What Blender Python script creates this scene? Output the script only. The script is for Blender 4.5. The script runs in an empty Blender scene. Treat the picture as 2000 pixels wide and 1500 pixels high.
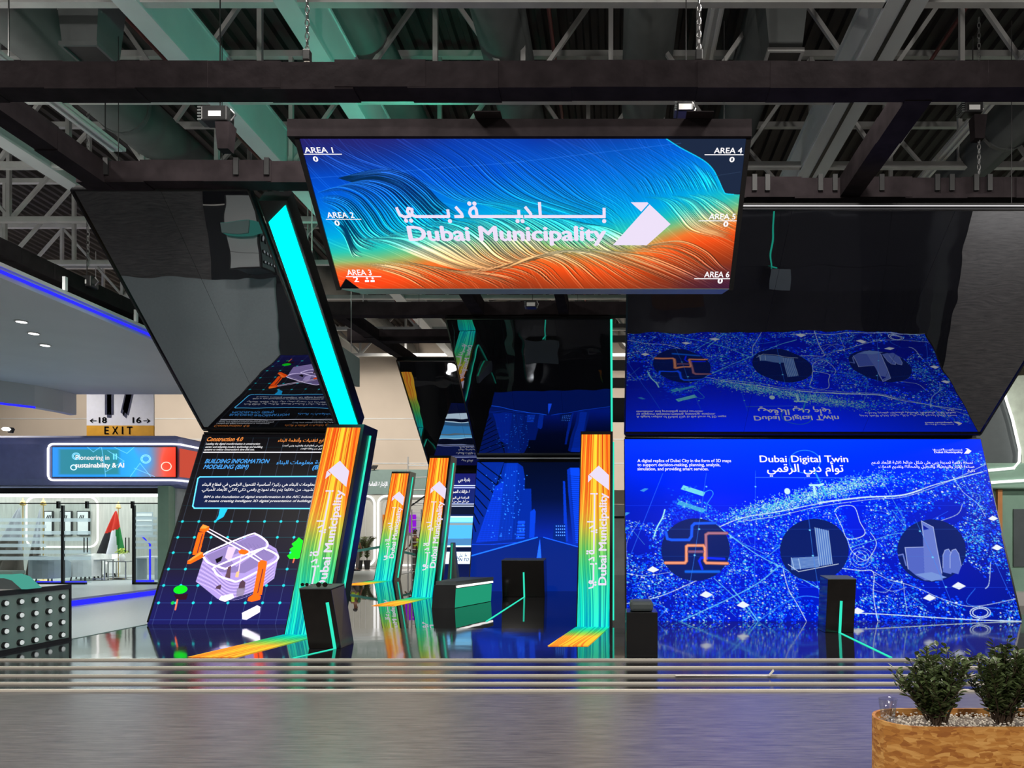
import bpy, bmesh, math, random
import numpy as np
from mathutils import Vector, Matrix

# ---------------------------------------------------------------- view set-up
FPX, VX, VY, EYE = 1450.0, 1200.0, 1040.0, 1.65      # focal length in px, vanishing point, eye height (m)


def wx(px, y):
    return (px - VX) / FPX * y


def wz(py, y):
    return EYE + (VY - py) / FPX * y


def fl(py, z=0.0):
    """distance of a floor point seen at picture row py"""
    return FPX * (EYE - z) / (py - VY)


def P(px, py, y):
    return Vector((wx(px, y), y, wz(py, y)))
# ---------------------------------------------------------------- screen contents, drawn procedurally
def lin(c):
    c = np.asarray(c, dtype=np.float64)
    return np.where(c <= 0.04045, c / 12.92, ((c + 0.055) / 1.055) ** 2.4)


class Plane:
    """a flat screen: origin = top left corner, U to the right, V down; size in metres"""

    def __init__(s, tl, tr, bl):
        s.o = Vector(tl)
        s.w = (Vector(tr) - s.o).length
        s.h = (Vector(bl) - s.o).length
        s.u = (Vector(tr) - s.o).normalized()
        s.v = (Vector(bl) - s.o).normalized()
        s.n = s.v.cross(s.u).normalized()
        if s.n.y > 0:
            s.n = -s.n

    def pt(s, a, b, d=0.0):
        return s.o + s.u * a + s.v * b + s.n * d

    def hit(s, px, py):
        """point of the screen (metres) that the photograph shows at px, py"""
        d = Vector(((px - VX) / FPX, 1.0, (VY - py) / FPX))
        e = Vector((0, 0, EYE))
        t = (s.o - e).dot(s.n) / d.dot(s.n)
        q = e + d * t - s.o
        return q.dot(s.u), q.dot(s.v)


class Ras:
    def __init__(s, W, H, plane=None):
        s.W, s.H, s.pl = W, H, plane
        s.a = np.zeros((H, W, 3))
        s.X, s.Y = np.meshgrid(np.arange(W) + 0.5, np.arange(H) + 0.5)

    def m(s, p):
        """photo pixel -> raster pixel"""
        if s.pl is None:
            return p
        a, b = s.pl.hit(*p)
        return a / s.pl.w * s.W, b / s.pl.h * s.H

    def _win(s, x0, x1, y0, y1):
        return (slice(max(0, int(y0)), min(s.H, int(y1) + 2)), slice(max(0, int(x0)), min(s.W, int(x1) + 2)))

    def blend(s, w, mask, c):
        if mask.size:
            k = mask[..., None]
            s.a[w] = s.a[w] * (1 - k) + np.asarray(c, dtype=float) * k

    def line(s, pts, width, c, al=1.0, raw=False):
        q = [p if raw else s.m(p) for p in pts]
        r = width / 2
        for (x0, y0), (x1, y1) in zip(q[:-1], q[1:]):
            w = s._win(min(x0, x1) - r - 1, max(x0, x1) + r + 1, min(y0, y1) - r - 1, max(y0, y1) + r + 1)
            X, Y = s.X[w], s.Y[w]
            if not X.size:
                continue
            dx, dy = x1 - x0, y1 - y0
            L = dx * dx + dy * dy + 1e-9
            t = np.clip(((X - x0) * dx + (Y - y0) * dy) / L, 0, 1)
            d = np.hypot(X - x0 - t * dx, Y - y0 - t * dy)
            s.blend(w, np.clip(r + 0.5 - d, 0, 1) * min(1.0, width) * al, c)

    def brush(s, pts, ws, table, al):
        """one strand: a mask for the whole polyline, then the colours of a table"""
        q = [s.m(p) for p in pts]
        xs, ys = [p[0] for p in q], [p[1] for p in q]
        w0 = s._win(min(xs) - 4, max(xs) + 4, min(ys) - 4, max(ys) + 4)
        M = np.zeros((s.H, s.W))
        n = len(q)
        for i in range(n - 1):
            (x0, y0), (x1, y1) = q[i], q[i + 1]
            r = ws[i] / 2
            w = s._win(min(x0, x1) - r - 1, max(x0, x1) + r + 1, min(y0, y1) - r - 1, max(y0, y1) + r + 1)
            X, Y = s.X[w], s.Y[w]
            if not X.size:
                continue
            dx, dy = x1 - x0, y1 - y0
            t = np.clip(((X - x0) * dx + (Y - y0) * dy) / (dx * dx + dy * dy + 1e-9), 0, 1)
            d = np.hypot(X - x0 - t * dx, Y - y0 - t * dy)
            M[w] = np.maximum(M[w], np.clip(r + .5 - d, 0, 1) * min(1., ws[i]) * min(1., 4. * min(i + 1, n - 1 - i) / n))
        k = (M[w0] * al)[..., None]
        s.a[w0] = s.a[w0] * (1 - k) + table[w0] * k

    def poly(s, pts, c, al=1.0, raw=False):
        q = [p if raw else s.m(p) for p in pts]
        xs, ys = [p[0] for p in q], [p[1] for p in q]
        w = s._win(min(xs) - 1, max(xs) + 1, min(ys) - 1, max(ys) + 1)
        ins = s.inside(q, w)
        s.blend(w, ins * al, c)

    def inside(s, q, w):
        acc = 0
        for ox, oy in ((-.25, -.25), (.25, -.25), (-.25, .25), (.25, .25)):
            X, Y = s.X[w] + ox, s.Y[w] + oy
            ins = np.zeros(X.shape, bool)
            n = len(q)
            for i in range(n):
                x0, y0 = q[i]
                x1, y1 = q[(i + 1) % n]
                if y0 == y1:
                    continue
                c = ((y0 > Y) != (y1 > Y)) & (X < (x1 - x0) * (Y - y0) / (y1 - y0) + x0)
                ins ^= c
            acc = acc + ins
        return acc / 4.0

    def disc(s, p, rx, ry, c, al=1.0, raw=False):
        x, y = p if raw else s.m(p)
        w = s._win(x - rx - 1, x + rx + 1, y - ry - 1, y + ry + 1)
        d = np.hypot((s.X[w] - x) / rx, (s.Y[w] - y) / ry)
        s.blend(w, np.clip((1 - d) * min(rx, ry) + .5, 0, 1) * al, c)

    def smooth(s, pts, n=6):
        """Catmull-Rom through photo points"""
        o = []
        p = [pts[0]] + list(pts) + [pts[-1]]
        for i in range(1, len(p) - 2):
            a, b, c, d = (np.array(p[i + k], float) for k in (-1, 0, 1, 2))
            for t in np.linspace(0, 1, n, endpoint=False):
                o.append(tuple(.5 * (2 * b + (c - a) * t + (2 * a - 5 * b + 4 * c - d) * t * t + (3 * b - a - 3 * c + d) * t ** 3)))
        o.append(tuple(pts[-1]))
        return o


def C8(r, g, b):
    return np.array((r / 255., g / 255., b / 255.))


def vnoise(shape, cell, seed):
    """smooth value noise 0..1"""
    H, W = shape
    r = np.random.RandomState(seed)
    g = r.rand(int(H / cell) + 3, int(W / cell) + 3)
    yy, xx = np.arange(H) / cell, np.arange(W) / cell
    yi, xi = yy.astype(int), xx.astype(int)
    fy, fx = (yy - yi)[:, None], (xx - xi)[None, :]
    fy, fx = fy * fy * (3 - 2 * fy), fx * fx * (3 - 2 * fx)
    a, b = g[yi][:, xi], g[yi][:, xi + 1]
    c, d = g[yi + 1][:, xi], g[yi + 1][:, xi + 1]
    return (a * (1 - fx) + b * fx) * (1 - fy) + (c * (1 - fx) + d * fx) * fy


def ramp(t, stops):
    ts = [a for a, _ in stops]
    return np.stack([np.interp(t, ts, [c[k] / 255. for _, c in stops]) for k in range(3)], -1)


def pic_flow(pl):
    """the flowing dunes of fine lines on the hanging sign"""
    R = Ras(1000, 354, pl)
    u, v = R.X / R.W, R.Y / R.H
    sh = np.interp(u, [0, .12, .3, .5, .62, .75, .88, 1], [-.02, .0, .06, .12, .08, .12, .26, .36])
    t = v + sh
    t = t + .05 * (vnoise(u.shape, 90, 3) - .5)
    base = ramp(t, [(0, (38, 40, 130)), (.12, (10, 60, 165)), (.3, (2, 84, 196)), (.46, (0, 130, 205)), (.6, (0, 168, 205)), (.70, (40, 186, 172)),
                    (.78, (150, 178, 110)), (.86, (214, 120, 48)), (.95, (214, 80, 24)), (1.1, (150, 56, 26)), (1.3, (92, 40, 40))])
    # cooler dark upper left
    k = np.clip(1 - np.hypot(u / .34, v / .22), 0, 1)[..., None]
    base = base * (1 - .7 * k) + np.array((.16, .13, .36)) * .7 * k
    k = np.clip(1 - np.hypot((u - .78) / .35, (v - .25) / .35), 0, 1)[..., None] * .5
    base = base * (1 - k) + np.array((0, .58, .8)) * k
    k = np.clip(1 - np.hypot((u - .06) / .16, (v - .93) / .14), 0, 1)[..., None] * .8
    base = base * (1 - k) + np.array((.9, .26, .1)) * k
    x = u * 2.83
    rs = np.random.RandomState(5)
    hot = ramp(t, [(0, (70, 110, 240)), (.35, (30, 160, 250)), (.55, (30, 236, 246)), (.68, (130, 255, 230)), (.76, (255, 250, 215)), (.9, (255, 214, 150)), (1.05, (255, 176, 120)), (1.3, (220, 140, 140))])
    dark = base * np.array((.30, .36, .48))
    # faint strands everywhere, falling to the lower right
    ph = x * .55 - v * .62 + .07 * np.sin(2.6 * x + 3.0 * v) + .03 * np.sin(6 * x - 5 * v)
    q = ph * 70
    kk = np.floor(q).astype(int)
    tab = rs.rand(4096)
    ln = (np.exp(-((q - kk - .5) / .2) ** 2) * tab[kk % 4096] ** 2 * .3)[..., None]
    R.a = base * (1 - ln) + hot * ln

    def family(guides, n, wmin, wmax, al, dk=.5):
        gs = [R.smooth(g, 7) for g in guides]
        m = 48
        gs = [[g[int(i * (len(g) - 1) / (m - 1))] for i in range(m)] for g in gs]
        for i in range(n):
            f = (i + rs.rand() * .9) / n * (len(gs) - 1)
            k_ = min(int(f), len(gs) - 2)
            f -= k_
            c = [(a[0] * (1 - f) + b[0] * f, a[1] * (1 - f) + b[1] * f) for a, b in zip(gs[k_], gs[k_ + 1])]
            i0, i1 = int(rs.rand() ** 2 * 16), m - int(rs.rand() ** 2 * 16)
            ww = wmin + (wmax - wmin) * rs.rand() ** 2
            ala = al * (.35 + .65 * rs.rand())
            seg = c[i0:i1]
            ws = [ww * (.45 + .65 * math.sin(math.pi * (j + .5) / len(seg)) ** .7) for j in range(len(seg))]
            if dk:
                R.brush([(p[0] + .8 + ww * .55, p[1]) for p in seg], [k * 1.25 for k in ws], dark, dk)
            R.brush(seg, ws, hot, ala)

    blue = [[(590, 290), (640, 320), (690, 345), (740, 335)], [(640, 275), (700, 310), (760, 330), (800, 345), (850, 380)], [(700, 275), (760, 300), (815, 335), (850, 365), (890, 392), (950, 402), (1010, 420), (1060, 440)],
            [(880, 275), (930, 310), (970, 350), (1020, 385), (1080, 405), (1140, 425), (1190, 450)], [(1010, 285), (1060, 315), (1110, 350), (1150, 385), (1195, 410), (1230, 445)],
            [(1100, 275), (1150, 300), (1200, 335), (1235, 370), (1255, 392)], [(1180, 275), (1230, 305), (1280, 340), (1310, 365), (1330, 378)], [(1280, 275), (1330, 300), (1370, 330), (1395, 365), (1405, 378)]]
    family(blue, 80, .9, 2.4, .7, .35)
    family(blue[2:5], 30, 1.2, 3.0, .85, .7)
    R.poly(R.smooth([(660, 348), (700, 338), (740, 330), (780, 335), (820, 356), (850, 386), (868, 404), (850, 418), (800, 400), (760, 372), (700, 360)], 6), C8(6, 40, 70), .85)
    dune = [[(690, 342), (745, 331), (790, 340), (830, 365), (860, 395), (900, 420), (960, 428)], [(650, 368), (720, 352), (775, 366), (812, 398), (840, 425), (880, 447), (950, 452)],
            [(622, 376), (665, 366), (706, 380), (735, 410), (760, 446), (800, 466), (850, 478)], [(630, 395), (660, 410), (680, 435), (705, 465), (740, 480)], [(650, 440), (672, 462), (688, 500), (700, 506)]]
    family(dune, 62, 1.4, 4.4, 1.0, .9)
    mid = [[(672, 470), (730, 470), (780, 486), (830, 506), (880, 522), (940, 534)], [(740, 462), (800, 466), (850, 488), (900, 512), (950, 526), (1000, 520)], [(800, 436), (860, 446), (905, 474), (940, 505), (985, 520), (1030, 508)],
           [(880, 425), (930, 434), (972, 462), (1002, 492), (1030, 506), (1075, 498)], [(960, 418), (1010, 426), (1055, 452), (1086, 482), (1120, 496)], [(1040, 415), (1100, 430), (1150, 458), (1190, 486), (1222, 498)],
           [(1140, 440), (1190, 446), (1240, 468), (1290, 487)]]
    family(mid, 104, 1.4, 4.6, 1.0, .9)
    orange = [[(690, 520), (740, 526), (790, 542), (830, 565)], [(760, 505), (830, 520), (890, 545), (930, 565)], [(860, 528), (930, 535), (990, 545), (1030, 565)], [(930, 545), (990, 522), (1040, 502), (1085, 515), (1110, 542), (1130, 566)],
              [(1010, 522), (1060, 497), (1110, 490), (1160, 512), (1210, 545), (1240, 566)], [(1100, 482), (1160, 490), (1220, 512), (1290, 538), (1350, 566)], [(1200, 492), (1280, 502), (1340, 525), (1400, 556)], [(1260, 480), (1330, 470), (1380, 490), (1410, 520), (1430, 535)]]
    family(orange, 84, 1.0, 3.4, .85, .7)
    right = [[(1240, 385), (1290, 392), (1318, 420), (1345, 450), (1400, 466), (1436, 482)], [(1300, 382), (1345, 395), (1380, 430), (1420, 450), (1440, 456)], [(1375, 378), (1415, 396), (1440, 420)]]
    family(right, 28, 1.2, 3.2, .9, .5)
    family([[(1230, 355), (1240, 372), (1248, 392)], [(1300, 330), (1318, 355), (1330, 378)], [(1350, 315), (1372, 345), (1388, 376)], [(1385, 335), (1398, 358), (1410, 378)]], 34, 1, 3, .9, .5)
    # slate corner outside the dune, top right
    edge = R.smooth([(1300, 270), (1328, 288), (1372, 312), (1392, 330), (1404, 352), (1413, 372), (1421, 379), (1460, 380)], 6)
    R.poly(edge + [(1470, 380), (1470, 260), (1290, 260)], C8(30, 42, 66))
    R.line(edge[:-4], 2.2, C8(20, 200, 225), .9)
    R.line([(1395, 344), (1447, 336)], 1, C8(60, 80, 110), .6)
    R.line([(560, 352), (1000, 318), (1330, 280)], 1.2, C8(70, 150, 235), .35)
    k = np.clip(1 - np.hypot((u - 1) / .16, (v - 1) / .2), 0, 1)[..., None] * .8
    R.a = R.a * (1 - k) + np.array((.22, .10, .24)) * k
    # chamfered dark corner at the lower left
    q = [R.m(p) for p in ((676, 544), (703, 564), (660, 570))]
    R.poly(q, C8(12, 12, 16), raw=True)
    return np.clip(R.a, 0, 1)


def pic_totem():
    """portrait strip of the fins: cyan at the foot, green, then yellow and orange threads"""
    R = Ras(110, 640)
    u, v = R.X / R.W, R.Y / R.H
    bend = .10 * np.exp(-((v - .62) / .22) ** 2) * np.sin(3.0 * u + 1.0) + .05 * np.sin(4 * v + 2 * u)
    q = u + bend + .10 * np.clip(v - .55, 0, 1) * np.sin(6 * u)
    base = ramp(v, [(0, (246, 140, 40)), (.25, (244, 148, 40)), (.42, (238, 168, 50)), (.52, (196, 190, 70)), (.62, (128, 200, 96)), (.72, (66, 206, 136)), (.82, (32, 216, 186)), (1, (10, 226, 206))])
    rs = np.random.RandomState(11)
    n = 34
    kk = np.clip((q * n).astype(int), 0, n - 1)
    f = q * n - kk
    tab = rs.rand(n + 4)
    a = tab[kk]
    red = ramp(v, [(0, (226, 62, 14)), (.35, (226, 74, 20)), (.5, (214, 150, 60)), (.62, (70, 180, 100)), (.8, (20, 190, 176)), (1, (0, 150, 190))])
    yel = ramp(v, [(0, (255, 214, 60)), (.4, (252, 220, 70)), (.55, (220, 226, 90)), (.7, (110, 226, 150)), (1, (60, 245, 225))])
    wl = np.clip(1.2 - np.abs(f - .5) * 2.2, 0, 1)
    mr = ((a > .66) * wl)[..., None]
    my = ((a < .36) * wl)[..., None]
    out = base * (1 - mr) + red * mr
    out = out * (1 - my) + yel * my
    # broad yellow band right of the middle
    yb = (np.exp(-((q - .56) / .075) ** 2) * np.clip(1.3 - v * 1.9, 0, 1) * .9)[..., None]
    out = out * (1 - yb) + np.array((1., .86, .24)) * yb
    for i in range(26):
        x0 = rs.rand()
        w = .006
        d = np.exp(-((q - x0) / w) ** 2) * (.7 * rs.rand() + .3)
        c = ramp(v, [(0, (200, 60, 20)), (.5, (190, 150, 40)), (.7, (40, 150, 90)), (1, (0, 110, 170))])
        d = d[..., None]
        out = out * (1 - d) + c * d
    return np.clip(out, 0, 1)


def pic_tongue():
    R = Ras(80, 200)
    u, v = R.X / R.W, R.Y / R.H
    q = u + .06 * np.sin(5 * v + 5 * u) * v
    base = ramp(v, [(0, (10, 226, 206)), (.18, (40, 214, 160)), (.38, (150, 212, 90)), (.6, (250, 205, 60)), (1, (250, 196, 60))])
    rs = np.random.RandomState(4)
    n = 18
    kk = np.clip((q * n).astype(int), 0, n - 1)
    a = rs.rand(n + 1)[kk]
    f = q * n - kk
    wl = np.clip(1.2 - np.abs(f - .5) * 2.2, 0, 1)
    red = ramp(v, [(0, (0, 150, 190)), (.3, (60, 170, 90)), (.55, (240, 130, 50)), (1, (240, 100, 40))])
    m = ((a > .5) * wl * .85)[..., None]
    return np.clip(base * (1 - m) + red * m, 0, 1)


def pic_map(pl):
    """blue night map: coast, dotted quarters, roads, islands and three round insets"""
    R = Ras(880, 450, pl)
    rs = np.random.RandomState(21)
    u, v = R.X / R.W, R.Y / R.H
    R.a = ramp(v, [(0, (0, 62, 232)), (.18, (0, 48, 212)), (.4, (0, 32, 184)), (.7, (0, 24, 168)), (1, (0, 24, 162))])
    k = np.clip(np.abs(u - .42) * 1.2 - .2, 0, 1)[..., None] * .35
    R.a = R.a * (1 - k)
    # land
    coast = [(1215, 1010), (1250, 1022), (1290, 1020), (1300, 1000), (1320, 975), (1340, 962), (1385, 985), (1410, 1003), (1470, 990), (1530, 977), (1600, 962),
             (1680, 945), (1760, 925), (1850, 900), (1920, 880), (2010, 870), (2010, 1230), (1215, 1230)]
    q = [R.m(p) for p in coast]
    w = (slice(0, R.H), slice(0, R.W))
    land = R.inside(q, w) > .5
    dn = vnoise((R.H, R.W), 34, 2) * .55 + vnoise((R.H, R.W), 12, 6) * .45
    holes = [((1668, 1015), 30, 44), ((1625, 1160), 70, 30), ((1900, 1150), 90, 60), ((1850, 1000), 40, 30), ((1250, 1060), 30, 30)]
    cm = np.zeros((R.H, R.W))
    for (p, rx, ry) in holes:
        x, y = R.m(p)
        cm = np.maximum(cm, np.clip(1.3 - np.hypot((R.X - x) / rx, (R.Y - y) / ry), 0, 1))
    dn = np.clip(dn - .6 * cm, 0, 1)
    near = vnoise((R.H, R.W), 60, 9)
    def scatter(n, lo, cols, smin, smax, al0=.5):
        xs, ys = rs.rand(n) * R.W, rs.rand(n) * R.H
        for x, y in zip(xs, ys):
            i, j = int(y), int(x)
            if not land[i, j] or dn[i, j] < lo + .25 * rs.rand():
                continue
            s = smin + (smax - smin) * rs.rand() ** 3
            R.disc((x, y), s * (1 + .5 * rs.rand()), s, cols[rs.randint(len(cols))], al0 + (1 - al0) * rs.rand(), raw=True)
    scatter(15000, .16, [C8(0, 80, 245), C8(0, 100, 255), C8(10, 120, 255), C8(0, 60, 235)], .7, 2.4, .5)
    scatter(17000, .26, [C8(10, 150, 255), C8(30, 180, 255), C8(80, 205, 255), C8(190, 235, 255)], .6, 2.0, .5)
    scatter(2600, .26, [C8(235, 245, 255), C8(160, 225, 255)], .9, 2.2, .8)
    # bright ribbon along the coast
    for i in range(3200):
        t = rs.beta(1.6, 1.7)
        x = 1420 + t * 330
        y = 1008 - t * 80 + rs.randn() * 9 + (4 if t < .4 else 0)
        R.disc((x, y), .6 + rs.rand() * 1.3, .6 + rs.rand(), [C8(90, 230, 245), C8(170, 250, 250), C8(40, 160, 250), C8(230, 255, 255)][rs.randint(4)], .5 + .5 * rs.rand())
    # roads
    wh, cy, bl = C8(220, 240, 255), C8(110, 205, 255), C8(50, 140, 250)
    S = R.smooth
    for pts, wd, c, al in (
        ([(1400, 1032), (1450, 1012), (1520, 1000), (1600, 984), (1680, 972), (1760, 968), (1830, 946), (1920, 922)], 2.2, wh, .9),
        ([(1440, 1020), (1520, 1008), (1600, 990), (1700, 976), (1770, 970), (1860, 938), (1930, 905)], 1.4, wh, .8),
        ([(1600, 982), (1690, 972), (1760, 968), (1800, 957)], 3.4, C8(225, 252, 255), .8),
        ([(1408, 1032), (1450, 1064), (1490, 1090), (1530, 1110), (1600, 1150), (1660, 1178)], 2.2, cy, .9),
        ([(1380, 1010), (1440, 1055), (1500, 1085)], 1.4, cy, .7),
        ([(1525, 1104), (1480, 1140), (1420, 1172), (1360, 1200), (1330, 1214)], 2.6, cy, .8),
        ([(1530, 1112), (1540, 1150), (1560, 1185), (1575, 1213)], 2.0, wh, .8),
        ([(1430, 1150), (1460, 1185), (1480, 1213)], 3.0, cy, .8), ([(1395, 1130), (1440, 1172), (1475, 1213)], 2.2, cy, .7),
        ([(1480, 1215), (1530, 1180), (1570, 1165), (1610, 1170)], 2.0, bl, .9),
        ([(1630, 1000), (1640, 990), (1668, 990), (1680, 1020), (1690, 1040), (1680, 1050), (1655, 1052), (1645, 1030), (1632, 1004)], 1.8, wh, .9),
        ([(1655, 1052), (1665, 1078), (1690, 1095), (1705, 1080), (1712, 1060), (1700, 1040)], 1.6, wh, .8),
        ([(1660, 1070), (1700, 1058), (1740, 1045), (1775, 1040)], 1.6, cy, .8), ([(1702, 1115), (1735, 1132), (1765, 1140), (1800, 1152), (1840, 1170), (1900, 1185), (1985, 1170)], 1.6, wh, .75),
        ([(1640, 1110), (1680, 1115), (1706, 1118), (1706, 1160), (1712, 1200), (1715, 1213)], 2.0, wh, .85),
        ([(1650, 1197), (1720, 1200), (1800, 1205), (1900, 1211), (1995, 1214)], 2.2, wh, .95), ([(1674, 1214), (1740, 1216), (1820, 1218)], 1.4, wh, .6),
        ([(1765, 1140), (1768, 1170), (1772, 1195)], 1.4, wh, .7), ([(1706, 1135), (1740, 1155), (1770, 1148)], 1.2, wh, .7), ([(1700, 1150), (1730, 1158), (1745, 1140)], 1.2, wh, .6),
        ([(1340, 1070), (1360, 1062)], 1.2, cy, .6), ([(1222, 1180), (1290, 1165), (1360, 1135)], 2.0, wh, .8), ([(1222, 1120), (1260, 1125), (1310, 1118)], 1.2, wh, .7),
        ([(1222, 1196), (1270, 1180), (1300, 1190), (1280, 1213)], 1.2, bl, .9), ([(1240, 1150), (1280, 1140), (1310, 1170)], 1.0, bl, .9),
        ([(1890, 895), (1880, 930), (1895, 960), (1915, 970), (1905, 1000)], 1.3, cy, .7), ([(1860, 930), (1880, 960), (1910, 985), (1925, 1010)], 1.6, wh, .7),
        ([(1720, 930), (1735, 960), (1760, 1005), (1770, 1030)], 1.2, cy, .7), ([(1830, 1020), (1870, 1005), (1880, 985)], 1.6, wh, .7),
        ([(1935, 1100), (1932, 1140), (1925, 1150)], 2.0, wh, .7), ([(1880, 1010), (1930, 1035)], 1, bl, .8), ([(1905, 1150), (1890, 1180), (1960, 1190)], 1.2, bl, .8),
        ([(1250, 1018), (1225, 1060), (1228, 1110)], 1.0, wh, .6), ([(1496, 1090), (1530, 1060), (1540, 1030)], 1.6, cy, .7),
    ):
        R.line(S(pts), wd, c, al)
    # side streets
    for i in range(150):
        x, y = 1230 + rs.rand() * 760, 990 + rs.rand() * 225
        a = rs.choice([-.42, 1.1, .25, .8]) + rs.randn() * .12
        L = 12 + rs.rand() * 34
        m = R.m((x, y))
        if not (0 <= m[0] < R.W and 0 <= m[1] < R.H) or not land[int(m[1]), int(m[0])] or cm[int(m[1]), int(m[0])] > .3:
            continue
        R.line([(x, y), (x + L * math.cos(a), y + L * math.sin(a))], .9, bl if rs.rand() < .6 else cy, .75)
    # ring city
    for r in (8, 14, 20):
        R.line([(1682 + r * math.cos(a) * 1.1, 1090 + r * math.sin(a)) for a in np.linspace(0, 6.28, 20)], 1.0, wh, .7)
    # islands off the coast
    for i in range(80):
        a = 6.28 * i / 80
        R.disc((1572 + 30 * math.cos(a), 902 + 22 * math.sin(a)), 1.0 + rs.rand(), .9, C8(70, 180, 250), .9)
    for kx in range(9):
        R.line([(1552 + 5 * kx, 888 + abs(kx - 4) * 1.5), (1554 + 5 * kx, 914 - abs(kx - 4) * 2)], .8, C8(60, 150, 250), .5)
    R.line([(1590, 918), (1606, 950), (1614, 968)], 4, C8(60, 190, 250), .8)
    R.line(S([(1582, 948), (1600, 948), (1608, 946)]), 5, C8(190, 250, 255), 1)
    R.disc((1538, 960), 7, 8, C8(215, 250, 255))
    R.line([(1590, 950), (1592, 966)], 5, C8(190, 250, 255))
    R.poly([(1335, 948), (1378, 962), (1374, 970), (1330, 956)], C8(120, 225, 245))
    R.line(S([(1376, 962), (1388, 958), (1393, 966), (1382, 984), (1380, 998)]), 1.4, C8(60, 170, 250))
    R.poly([(1327, 978), (1380, 996), (1372, 1002), (1322, 985)], C8(80, 200, 245), .8)
    R.line(S([(1299, 996), (1294, 1012), (1284, 1030), (1278, 1048)]), 3, C8(170, 245, 255))
    for i in range(26):
        R.disc((1270 + 60 * rs.rand() + 40 * i / 26., 1000 - 70 * i / 26. + 30 * rs.rand()), 2.2, 1.2, C8(20, 110, 235), .8)
    for i in range(34):
        R.disc((1895 + 26 * rs.rand(), 1005 + 80 * rs.rand()), 2.6, 1.4, C8(60, 190, 255), .9)
    for p in ((1258, 957), (1222, 1004), (1222, 1033)):
        R.poly([(p[0] - 8, p[1] + 2), (p[0] + 2, p[1] - 3), (p[0] + 9, p[1] - 2), (p[0], p[1] + 4)], C8(60, 150, 240))
    # white parcels
    for (x, y, s) in ((1276, 1113, 12), (1380, 1162, 13), (1452, 1182, 13), (1816, 1168, 13), (1873, 1145, 14), (1676, 1194, 13), (1948, 1070, 11), (1940, 1013, 10)):
        R.poly([(x - s, y + 1), (x - s * .1, y - s * .55), (x + s, y + .02 * s), (x + s * .05, y + s * .5)], C8(240, 246, 255))
    # oval track, lower right
    for r in (20, 15):
        R.line([(1915 + r * math.cos(a), 1197 + .55 * r * math.sin(a)) for a in np.linspace(0, 6.28, 20)], 2.2, wh, .85)
    # round insets
    for (x, y) in ((1359, 1074), (1591, 1075), (1820, 1076)):
        R.poly([(x + 67 * math.cos(a), y + 61 * math.sin(a)) for a in np.linspace(0, 6.28, 60)], C8(8, 30, 104))
    def cut(pts, wd, c, al=1.0):
        R.line(S(pts, 3), wd, c, al)
    ob, oo, op = C8(20, 84, 216), C8(238, 140, 110), C8(160, 104, 128)
    for w_, k_ in ((8, .75), (4.5, 1.15)):
        R.line([(1301, 1040), (1304, 1053), (1312, 1055), (1346, 1055), (1351, 1048), (1352, 1028), (1357, 1023), (1398, 1022)], w_, np.clip(ob * k_, 0, 1))
        R.line([(1372, 1112), (1366, 1096), (1370, 1090), (1415, 1092)], w_, np.clip(C8(10, 40, 180) * k_, 0, 1))
        R.line([(1380, 1092), (1379, 1045), (1384, 1042), (1420, 1042)], w_, np.clip(op * k_, 0, 1))
        R.line([(1300, 1100), (1338, 1100), (1341, 1096), (1341, 1068), (1344, 1066), (1374, 1066), (1377, 1070), (1377, 1096), (1380, 1100), (1421, 1101)], w_, np.clip(oo * k_, 0, 1))
        R.line([(1340, 1117), (1405, 1117)], w_, np.clip(C8(14, 90, 200) * k_, 0, 1))
        R.line([(1346, 1078), (1374, 1078)], w_, np.clip(C8(120, 80, 120) * k_, 0, 1))
    # tower inset
    gw = C8(176, 206, 240)
    R.poly([(1545, 1090), (1600, 1088), (1600, 1108), (1546, 1114)], C8(70, 110, 190))
    for i in range(9):
        R.line([(1546, 1091 + 2.6 * i), (1600, 1088 + 2.3 * i)], 1.0, gw, .7)
    R.poly([(1592, 1031), (1618, 1037), (1626, 1102), (1601, 1106)], C8(80, 120, 200))
    for i in range(7):
        t = i / 6.
        R.line([(1592 + 26 * t, 1031 + 6 * t), (1601 + 25 * t, 1106 - 4 * t)], 1.6, gw, .9)
    R.line([(1540, 1103), (1560, 1117), (1638, 1102)], 1.4, C8(220, 235, 250))
    R.line([(1546, 1090), (1552, 1113)], 1.6, gw)
    R.line([(1560, 1092), (1564, 1112)], 1.6, gw)
    # skyline inset
    gl = C8(104, 124, 210)
    ge = C8(176, 190, 240)
    R.poly([(1800, 1018), (1823, 1030), (1836, 1098), (1842, 1134), (1806, 1134), (1803, 1050)], gl)
    R.line([(1804, 1050), (1800, 1018), (1823, 1030), (1832, 1080), (1840, 1120)], 1.6, ge)
    R.poly([(1803, 1026), (1815, 1034), (1804, 1036)], C8(10, 30, 140))
    R.poly([(1768, 1070), (1804, 1069), (1806, 1134), (1790, 1125), (1774, 1112)], C8(84, 104, 196))
    R.line([(1774, 1112), (1768, 1070), (1804, 1069)], 1.6, ge)
    for cx in (1850, 1864):
        R.poly([(cx - 8, 1118), (cx - 8, 1085), (cx - 4, 1075), (cx + 3, 1073), (cx + 9, 1082), (cx + 14, 1106), (cx + 8, 1122)], C8(96, 118, 208))
        R.line([(cx - 8, 1110), (cx - 8, 1085), (cx - 4, 1075), (cx + 3, 1073), (cx + 9, 1082), (cx + 14, 1106)], 1.3, ge)
    R.poly([(1788, 1122), (1820, 1118), (1850, 1128), (1820, 1136)], C8(120, 150, 220))
    R.line([(1755, 1085), (1764, 1083), (1770, 1105)], 3, C8(110, 130, 210))
    # thin survey grid with knots
    g = C8(60, 140, 250)
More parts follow.
